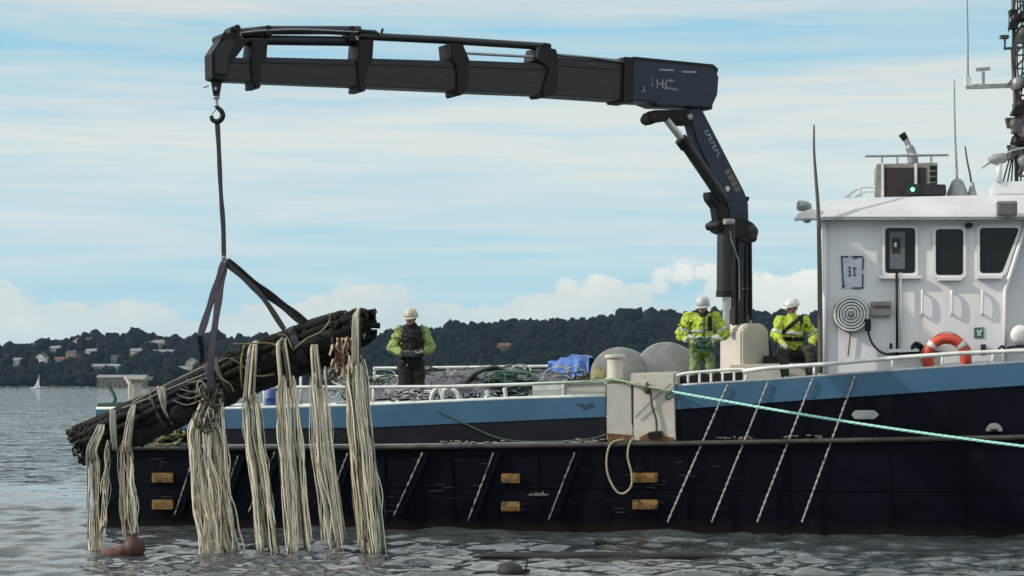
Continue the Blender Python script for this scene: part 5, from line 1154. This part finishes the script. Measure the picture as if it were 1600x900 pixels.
# floating black hose and small floats
mb = MB(); pts = [P(x, 872 + 2.5 * math.sin(x * .02) , 26.6) for x in range(738, 1190, 12)]
for i, p_ in enumerate(pts): p_.z = .02 + .012 * math.sin(i * .5)
mb.tube(pts, [.014 + .058 * math.sin(math.pi * i / (len(pts) - 1)) ** .6 for i in range(len(pts))], 10); tag(mb.build('floating_pipe', M['rubber'], smooth=True), 'thin black pipe floating low in the water in front of the hull', 'pipe')
for (px, py, w, lab) in ((938, 848, .09, 'small dark float bobbing by the hull right of centre'), (797, 894, .17, 'dark round float cut by the bottom edge of the picture')):
    Y = CAMH * F / (py + 4 - HOR); c0 = P(px, py, Y); c0.z = .04; fo = thing('dark_float', c0, lab, 'float'); mb = MB(); mb.ell(c0, w, w, w * .7, 16, 9); mb.build('ball', M['rubber'], fo, smooth=True)
    if w > .1: mb = MB(); mb.tube([c0 + Vector((.18, 0, -.05)), c0 + Vector((.22, 0, .13))], .014, 6); mb.tube([c0 + Vector((.05, 0, .0)), c0 + Vector((.25, 0, .02))], .02, 6); mb.build('stick', M['rubber'], fo)

# ================================================================== PEOPLE
def solid(mb, name, m_, parent, voxel=.014, smooth_it=3, wr=0.0, wscale=6.0, seed=0):
    me = bpy.data.meshes.new('tmp'); me.from_pydata(mb.v, [], mb.f); bm = bmesh.new(); bm.from_mesh(me); bmesh.ops.recalc_face_normals(bm, faces=bm.faces); bm.to_mesh(me); bm.free()
    o = bpy.data.objects.new('tmp', me); sc.collection.objects.link(o)
    md = o.modifiers.new('r', 'REMESH'); md.mode = 'VOXEL'; md.voxel_size = voxel
    ms = o.modifiers.new('s', 'SMOOTH'); ms.iterations = smooth_it; ms.factor = .5
    dg = bpy.context.evaluated_depsgraph_get(); m2 = bpy.data.meshes.new_from_object(o.evaluated_get(dg)); bpy.data.objects.remove(o); m2.name = name
    if wr:
        for v in m2.vertices:
            c = v.co; f = .6 - 1.6 * abs(mnoise.fractal(Vector((c.x * wscale, c.y * wscale, c.z * wscale * 1.7 + seed)), 1, 2, 3)) ** .8 if wr > .05 else mnoise.fractal(Vector((c.x * wscale, c.y * wscale, c.z * wscale * 1.6 + seed)), 1, 2, 3); v.co = c + v.normal * wr * f
    m2.materials.clear(); m2.materials.append(m_); m2.polygons.foreach_set('use_smooth', [True] * len(m2.polygons))
    ob = bpy.data.objects.new(name, m2); C.objects.link(ob); ob.parent = parent; return ob
def band(src, pred, name, m_, parent, push=.008):
    me = src.data; keep = [p_ for p_ in me.polygons if pred(p_.center, p_.normal)]; idx = {}; vs = []; fs = []
    for p_ in keep:
        f = []
        for i in p_.vertices:
            if i not in idx: idx[i] = len(vs); v = me.vertices[i]; vs.append(v.co + v.normal * push)
            f.append(idx[i])
        fs.append(f)
    if not fs: return None
    m2 = bpy.data.meshes.new(name); m2.from_pydata(vs, [], fs); m2.materials.append(m_); m2.polygons.foreach_set('use_smooth', [True] * len(m2.polygons))
    ob = bpy.data.objects.new(name, m2); C.objects.link(ob); ob.parent = parent
    md = ob.modifiers.new('solid', 'SOLIDIFY'); md.thickness = push; md.offset = -1; return ob
def hand(mb, wrist, palm_dir, normal, side_, curl=.9):
    w = Vector(wrist); d = Vector(palm_dir).normalized(); n_ = Vector(normal); n_ = (n_ - d * n_.dot(d)).normalized(); s_ = d.cross(n_).normalized() * side_
    pc = w + d * .05
    mb.cap(w, w + d * .02, .027, .03, 10)
    for q in (-.025, 0, .025): mb.cap(w + d * .02 + s_ * q * .8, w + d * .085 + s_ * q, .016, .015, 8)
    for i, ln in enumerate((.062, .074, .070, .056)):
        b0 = w + d * .09 + s_ * (.031 - i * .021); a = curl * (.75 + .1 * i); p1 = b0 + (d * math.cos(a * .5) + n_ * math.sin(a * .5)) * ln * .45; p2 = p1 + (d * math.cos(a * 1.3) + n_ * math.sin(a * 1.3)) * ln * .32; p3 = p2 + (d * math.cos(a * 2) + n_ * math.sin(a * 2)) * ln * .25
        mb.cap(b0, p1, .0098, .009, 7); mb.cap(p1, p2, .009, .0083, 7); mb.cap(p2, p3, .0083, .0075, 7)
    t0 = w + d * .03 + s_ * .03; t1 = t0 + (s_ * .8 + d * .7 + n_ * .4).normalized() * .038; t2 = t1 + (d * .8 + n_ * .8 + s_ * .1).normalized() * .032; mb.cap(t0, t1, .013, .011, 7); mb.cap(t1, t2, .011, .0095, 7)
def person(loc, rotz, label, J, style):
    o = thing('person', (0, 0, 0), label, 'person'); g = lambda k: Vector(J[k])
    hd_, hdir = g('head'), Vector(J['look']).normalized(); zup = (Vector(J.get('headup', (0, 0, 1))))
    hx = hdir.cross(zup).normalized(); hz = hx.cross(hdir).normalized(); HR = Matrix((hx, -hdir, hz)).transposed()   # local x right, -y face, z up
    b_ = MB()
    # body
    b_.cap(g('pelvis'), g('waist'), .13, .125, 16); b_.cap(g('waist'), g('chest'), .125, .14, 16); b_.cap(g('shl'), g('shr'), .06, .06, 12); b_.cap(g('chest'), g('neck'), .11, .06, 14); b_.cap(g('neck'), hd_ + HR @ Vector((0, .01, -.06)), .055, .055, 12)
    for sd_ in ('l', 'r'):
        b_.cap(g('sh' + sd_), g('el' + sd_), .05, .04, 10); b_.cap(g('el' + sd_), g('wr' + sd_), .04, .027, 10)
        b_.cap(g('hp' + sd_), g('kn' + sd_), .085, .056, 12); b_.cap(g('kn' + sd_), g('an' + sd_), .055, .04, 12); b_.cap(g('an' + sd_), g('an' + sd_) + Vector((0, -.14, -.05)), .042, .035, 10)
        hdv = J['hd' + sd_]; hand(b_, g('wr' + sd_), hdv[0], hdv[1], 1 if sd_ == 'l' else -1)
    b_.ell(hd_, .073, .09, .108, 20, 14, HR); b_.ell(hd_ + HR @ Vector((0, -.035, -.06)), .050, .055, .055, 14, 10, HR)
    b_.cap(hd_ + HR @ Vector((0, -.085, .01)), hd_ + HR @ Vector((0, -.112, -.022)), .010, .016, 8)
    for sx_ in (-1, 1): b_.ell(hd_ + HR @ Vector((sx_ * .076, .01, -.01)), .012, .022, .032, 10, 7, HR); b_.ell(hd_ + HR @ Vector((sx_ * .03, -.074, .022)), .02, .014, .008, 10, 6, HR)
    b_.ell(hd_ + HR @ Vector((0, -.088, -.052)), .024, .012, .009, 10, 6, HR)
    solid(b_, 'body', style.get('skin', M['skin']), o, .0085, 1)
    # eyes, hair
    e_ = MB()
    for sx_ in (-1, 1): e_.ell(hd_ + HR @ Vector((sx_ * .03, -.083, .006)), .011, .007, .006, 10, 6, HR)
    q = e_.build('eyes', M['gasket'], o, origin=None); q.location = (0, 0, 0)
    h_ = MB(); h_.ell(hd_ + HR @ Vector((0, .022, .012)), .080, .088, .095, 16, 10, HR); h_.v = [v if (HR.transposed() @ (v - hd_)).y > -.045 else hd_ + HR @ Vector(((HR.transposed() @ (v - hd_)).x, -.045, (HR.transposed() @ (v - hd_)).z)) for v in h_.v]; solid(h_, 'hair', M['hair'], o, .01, 1)
    # jacket
    j_ = MB(); bulk = style.get('bulk', 1.0)
    pv = g('waist').lerp(g('pelvis'), .35) if style.get('seated') else g('pelvis')
    j_.cap(pv, g('waist'), .165 * bulk, .16 * bulk, 18); j_.cap(g('waist'), g('chest'), .165 * bulk, .175 * bulk, 18)
    sv = (g('shl') - g('shr')).normalized()
    j_.cap(g('chest') + sv * .07, g('shl') - sv * .02 - Vector((0, 0, .02)), .125 * bulk, .085 * bulk, 14); j_.cap(g('chest') - sv * .07, g('shr') + sv * .02 - Vector((0, 0, .02)), .125 * bulk, .085 * bulk, 14); j_.cap(g('shl'), g('shr'), .08, .08, 12)
    j_.cap(g('waist') + sv * .06, g('waist') - sv * .06, .14, .14, 14); j_.cap(pv + sv * .05, pv - sv * .05, .15 - (.03 if style.get('seated') else 0), .15 - (.03 if style.get('seated') else 0), 14)
    j_.cap(g('chest') + Vector((0, 0, .05)), g('neck') + Vector((0, 0, .0)), .1, .078, 14)
    for sd_ in ('l', 'r'):
        e = g('el' + sd_); w = g('wr' + sd_); s_ = g('sh' + sd_); j_.cap(s_, e, .088 * bulk, .078 * bulk, 14); j_.cap(e, w + (e - w).normalized() * .03, .080 * bulk, .052, 14)
    jk = solid(j_, 'jacket', style['jacket'], o, .012, 2, .052, 4.3, style.get('seed', 0))
    # trousers
    t_ = MB(); t_.cap(g('pelvis') - Vector((0, 0, .03)), g('pelvis') + Vector((0, 0, .05)), .155, .15, 16); t_.cap(g('hpl'), g('hpr'), .12, .12, 14)
    for sd_ in ('l', 'r'): tb = style.get('tbulk', 1); t_.cap(g('hp' + sd_), g('kn' + sd_), .118 * tb, .088 * tb, 14); t_.cap(g('kn' + sd_), g('an' + sd_) + (g('kn' + sd_) - g('an' + sd_)).normalized() * .06, .090 * tb, .078 * tb, 14)
    solid(t_, 'trousers', style['trousers'], o, .014, 3, .02, 7, 3)
    bt = MB()
    for sd_ in ('l', 'r'): a = g('an' + sd_); bt.cap(a + (g('kn' + sd_) - a).normalized() * .12, a, .066, .058, 12); f = Vector((0, -.17, -.045)); bt.cap(a - Vector((0, 0, .04)), a + f, .052, .045, 12)
    bv = solid(bt, 'boots', M['blackcloth'], o, .014, 2)
    # helmet
    hm = MB(); prof_ = [(.128, .045), (.126, .075), (.116, .115), (.092, .150), (.055, .170), (.012, .176)]
    n_ = 26; base = len(hm.v); cc = hd_ + HR @ Vector((0, .01, -.015))
    for r, h in prof_:
        for k in range(n_): a = 2 * math.pi * k / n_; ridge_ = 1 + .03 * (abs(math.cos(a)) < .2) ; hm.v.append(cc + HR @ Vector((r * math.cos(a) * .93, r * math.sin(a) * 1.08, h * ridge_)))
    for i in range(len(prof_) - 1):
        for k in range(n_): k2 = (k + 1) % n_; hm.f.append((i * n_ + k, i * n_ + k2, (i + 1) * n_ + k2, (i + 1) * n_ + k))
    hm.f.append(tuple((len(prof_) - 1) * n_ + k for k in range(n_))); hm.m = [0] * len(hm.f)
    q = hm.build('helmet', style['helmet'], o, smooth=True); q.modifiers.new('s', 'SOLIDIFY').thickness = .006
    br = MB(); br.v = []
    for k in range(n_):
        a = 2 * math.pi * k / n_; fr_ = max(0, -math.sin(a)) ** 2
        for r, h in ((.122, .048), (.140 + .045 * fr_, .040 - .012 * fr_)): br.v.append(cc + HR @ Vector((r * math.cos(a) * .93, r * math.sin(a) * 1.08, h)))
    for k in range(n_): k2 = (k + 1) % n_; br.f.append((2 * k, 2 * k2, 2 * k2 + 1, 2 * k + 1))
    br.m = [0] * len(br.f); qb = br.build('brim', style['helmet'], q, smooth=True); qb.modifiers.new('s', 'SOLIDIFY').thickness = .006
    st = MB()
    for sx_ in (-1, 1): st.tube([hd_ + HR @ Vector((sx_ * .085, .0, .03)), hd_ + HR @ Vector((sx_ * .068, -.03, -.06)), hd_ + HR @ Vector((0, -.055, -.118))], .005, 5)
    st.build('chin_strap', M['gasket'], o)
    if style.get('vents'):
        vt = MB()
        for sx_ in (-.055, .055): vt.ell(cc + HR @ Vector((sx_, -.095, .105)), .018, .012, .012, 8, 6, HR)
        vt.build('helmet_lamp', M['gasket'], q)
    gl = MB()
    for sd_ in ('l', 'r'):
        if style.get('glove_' + sd_):
            gl = MB(); hand(gl, g('wr' + sd_), J['hd' + sd_][0], J['hd' + sd_][1], 1 if sd_ == 'l' else -1); gl.cap(g('wr' + sd_), g('wr' + sd_) + (g('el' + sd_) - g('wr' + sd_)).normalized() * .05, .034, .04, 10)
            gv = solid(gl, 'glove', style['glove_' + sd_], o, .007, 1); band_push = .004
            for v in gv.data.vertices: v.co += v.normal * .005
    style['extra'](o, jk, g)
    o.location = loc; o.rotation_euler = (0, 0, rotz); ORI[o] = Vector(loc)
    return o
UP = Vector((0, 0, 1))
# --- worker 1, standing left, black vest, lime sleeves
def ex1(o, jk, g):
    band(jk, lambda c, n_: abs(c.x) < .165 - .02 * math.sin(c.z * 9) and c.z > .80 and c.z < 1.46, 'vest', M['blackcloth'], o, .014)
    for q_ in (-1, 1): band(jk, lambda c, n_, q_=q_: (abs(c.x * q_ - .17) < .03 and c.z > 1.3), 'shoulder_tape', M['hiviz_trs'], o, .01)
    band(jk, lambda c, n_: abs(c.z - 1.10) < .016 and abs(c.x) < .16, 'belt_tape', M['rope_grey'], o, .022)
    band(jk, lambda c, n_: c.z > 1.47 and abs(c.x) < .14, 'collar', M['blackcloth'], o, .016)
p1 = B(643, 600, .9)
J1 = dict(pelvis=(0, 0, .97), waist=(0, -.01, 1.12), chest=(0, -.02, 1.33), neck=(-.01, -.035, 1.51), head=(-.02, -.08, 1.66), look=(-.3, -1, -.22), shl=(.19, 0, 1.44), shr=(-.19, 0, 1.44),
          ell=(.30, -.03, 1.17), elr=(-.31, -.05, 1.16), wrl=(.10, -.26, 1.07), wrr=(-.14, -.27, 1.07), hdl=((-.9, -.5, .05), (-.2, .3, -1)), hdr=((.9, -.5, .05), (.2, .3, -1)),
          hpl=(.09, 0, .92), hpr=(-.09, 0, .92), knl=(.11, -.03, .5), knr=(-.11, -.03, .5), anl=(.12, .02, .09), anr=(-.12, .02, .09))
w1 = person((p1.x, p1.y, DA), .12, 'worker standing on the aft deck in black vest and lime sleeves, beige helmet, hands together', J1, dict(jacket=M['hiviz_dull'], trousers=M['blackcloth'], helmet=M['helmet_b'], bulk=1.03, tbulk=1.22, seed=2, glove_l=M['glove_d'], glove_r=M['glove_d'], extra=ex1))
rc = thing('remote_control', (p1.x - .02, p1.y - .37, DA + 1.07), 'dark crane remote control box held by the standing worker in the black vest', 'remote control')
mb = MB(); c0 = ORI[rc] + Vector((0, 0, .05)); mb.box(c0, (.11, 0, 0), (0, .06, 0), (0, .01, .045)); mb.build('case', M['box_black'], rc, bevel=.012)
for sx_ in (-.06, 0, .06): mb = MB(); mb.tube([c0 + Vector((sx_, 0, .045)), c0 + Vector((sx_, -.005, .08))], .008, 6); mb.build('lever', M['steel'], rc)
w1.scale = (1.06, 1.06, 1.05)
# --- worker 2, yellow jacket facing the camera, looking down
def ex2(o, jk, g):
    band(jk, lambda c, n_: c.z > 1.43 and abs(c.x) < .02 + (c.z - 1.40) * .55 and n_.y < .3, 'dark_collar', M['blackcloth'], o, .012)
    band(jk, lambda c, n_: .07 < c.x < .135 and 1.22 < c.z < 1.44 and c.y < -.05, 'chest_pocket', M['blackcloth'], o, .018)
    band(jk, lambda c, n_: abs(c.z - 1.09) < .022 and abs(c.x) < .24, 'waist_tape', M['reflect'], o, .009)
    band(jk, lambda c, n_: abs(c.z - (1.20)) < .022 and abs(c.x) < .2 and c.x < .06, 'chest_tape', M['reflect'], o, .009)
    for sd_ in ('l', 'r'):
        e, s_, w = g('el' + sd_), g('sh' + sd_), g('wr' + sd_)
        for a, b__, t0 in ((s_, e, .75), (e, w, .62)):
            d = (b__ - a); ln = d.length; d.normalize(); band(jk, lambda c, n_, a=a, d=d, ln=ln, t0=t0: abs((c - a).dot(d) - ln * t0) < .022 and ((c - a) - d * (c - a).dot(d)).length < .13 and abs(c.x) > .2 - (.12 if t0 == .62 else 0), 'sleeve_tape', M['reflect'], o, .008)
    band(jk, lambda c, n_: abs(c.x - .01) < .012 and 1.0 < c.z < 1.42 and n_.y < -.2, 'zip', M['rope_dgreen'], o, .012)
p2 = B(1097, 600, .75)
J2 = dict(pelvis=(0, 0, .95), waist=(0, -.02, 1.10), chest=(0, -.05, 1.31), neck=(0, -.09, 1.49), head=(-.01, -.16, 1.615), look=(-.12, -1, -.30), shl=(.22, -.03, 1.42), shr=(-.22, -.03, 1.42),
          ell=(.36, -.10, 1.15), elr=(-.36, -.10, 1.15), wrl=(.15, -.30, 1.05), wrr=(-.16, -.30, 1.03), hdl=((-.8, -.5, -.3), (-.3, .2, -1)), hdr=((.8, -.5, -.3), (.3, .2, -1)),
          hpl=(.10, 0, .9), hpr=(-.10, 0, .9), knl=(.13, -.04, .5), knr=(-.13, -.04, .5), anl=(.14, .02, .09), anr=(-.14, .02, .09))
person((p2.x, p2.y, DF - .03), 0, 'worker in bright yellow jacket and pale grey helmet, head bent, hands working a green rope', J2, dict(jacket=M['hiviz'], trousers=M['hiviz_trs'], helmet=M['helmet_g'], bulk=1.15, seed=5, glove_l=M['glove'], glove_r=M['glove'], extra=ex2))
mb = MB(); rr = random.Random(3); c0 = Vector((p2.x, p2.y - .36, DF + .95))
for k in range(16):
    a0 = rr.uniform(0, 6); pts = [c0 + Vector((rr.uniform(-.02, .02) + (k % 4 - 1.5) * .06 + .08 * math.cos(a0 + i), rr.uniform(-.05, .03), .07 * math.sin(a0 + i) - .02 * i + .05)) for i in range(7)]; mb.tube(cr(pts, 3), .011, 5)
tag(mb.build('green_rope', M['rope_dgreen'], smooth=True), 'bunch of dark green rope in the hands of the worker in the yellow jacket', 'rope')
# --- worker 3, seated, head turned left
def ex3(o, jk, g):
    def diag(c, n_): return abs((c.z - .58) - (-.02 + (c.x) * .85)) < .035 and n_.y < .1 and abs(c.x) < .19
    band(jk, diag, 'harness_strap', M['blackcloth'], o, .014)
    band(jk, lambda c, n_: abs(c.x - .14) < .026 and c.z > .52 and c.z < .76 and n_.y < .4, 'harness_strap', M['blackcloth'], o, .012)
    band(jk, lambda c, n_: abs(c.z - .30) < .026 and abs(c.x) < .2, 'belt', M['blackcloth'], o, .014)
    band(jk, lambda c, n_: abs(c.z - .40) < .018 and abs(c.x) < .17, 'waist_tape', M['reflect'], o, .008)
    for sd_ in ('l', 'r'):
        e, s_ = g('el' + sd_), g('sh' + sd_); d = (e - s_); ln = d.length; d.normalize(); band(jk, lambda c, n_: abs((c - s_).dot(d) - ln * .85) < .022 and ((c - s_) - d * (c - s_).dot(d)).length < .12 and abs(c.x) > .2, 'sleeve_tape', M['reflect'], o, .008)
p3 = B(1237, 562, 1.5)
J3 = dict(pelvis=(0, 0, .12), waist=(0, -.02, .28), chest=(.01, -.05, .50), neck=(.0, -.07, .68), head=(-.01, -.10, .83), look=(-.85, -.55, -.15), shl=(.21, -.03, .60), shr=(-.20, -.05, .60),
          ell=(.36, -.10, .36), elr=(-.29, -.18, .36), wrl=(.28, -.34, .20), wrr=(-.20, -.42, .22), hdl=((-.5, -.8, -.4), (-.1, -.1, -1)), hdr=((.2, -.9, -.4), (.1, -.1, -1)),
          hpl=(.11, -.02, .09), hpr=(-.11, -.02, .09), knl=(.24, -.42, .10), knr=(-.20, -.44, .10), anl=(.24, -.46, -.34), anr=(-.18, -.48, -.34))
z3 = B(1237, 556, 1.5).z
person((p3.x, p3.y, z3 - .02), 0, 'worker seated by the wheelhouse in yellow jacket and dark harness, white helmet turned left', J3, dict(jacket=M['hiviz'], trousers=M['olivecloth'], helmet=M['helmet'], bulk=1.06, seated=True, seed=9, vents=True, glove_l=M['glove_d'], glove_r=M['glove'], extra=ex3))
# bench he sits on, dark back panel left of him
bprism('bench', [(1192, 556), (1276, 554), (1276, 640), (1192, 640)], 1.45, .5, M['black'], boat, .01)
bprism('dark_backrest', [(1187, 520), (1204, 532), (1206, 570), (1187, 575)], 1.95, .05, M['box_black'], boat, .01)

# ================================================================== HAZE
mb = MB(); mb.box((0, 0, 60), (9800, 0, 0), (0, 9800, 0), (0, 0, 66)); hz = mb.build('haze', bpy.data.materials.new('haze_air'), origin=(0, 0, -6)); tag(hz, kind='stuff')
hm_ = hz.data.materials[0]; hm_.use_nodes = True; hn = hm_.node_tree.nodes; hn.clear()
pv_ = hn.new('ShaderNodeVolumePrincipled'); pv_.inputs['Density'].default_value = 3.2e-5; pv_.inputs['Color'].default_value = (.42, .72, 1, 1); pv_.inputs['Anisotropy'].default_value = 0.0
ho = hn.new('ShaderNodeOutputMaterial'); hm_.node_tree.links.new(pv_.outputs[0], ho.inputs['Volume'])
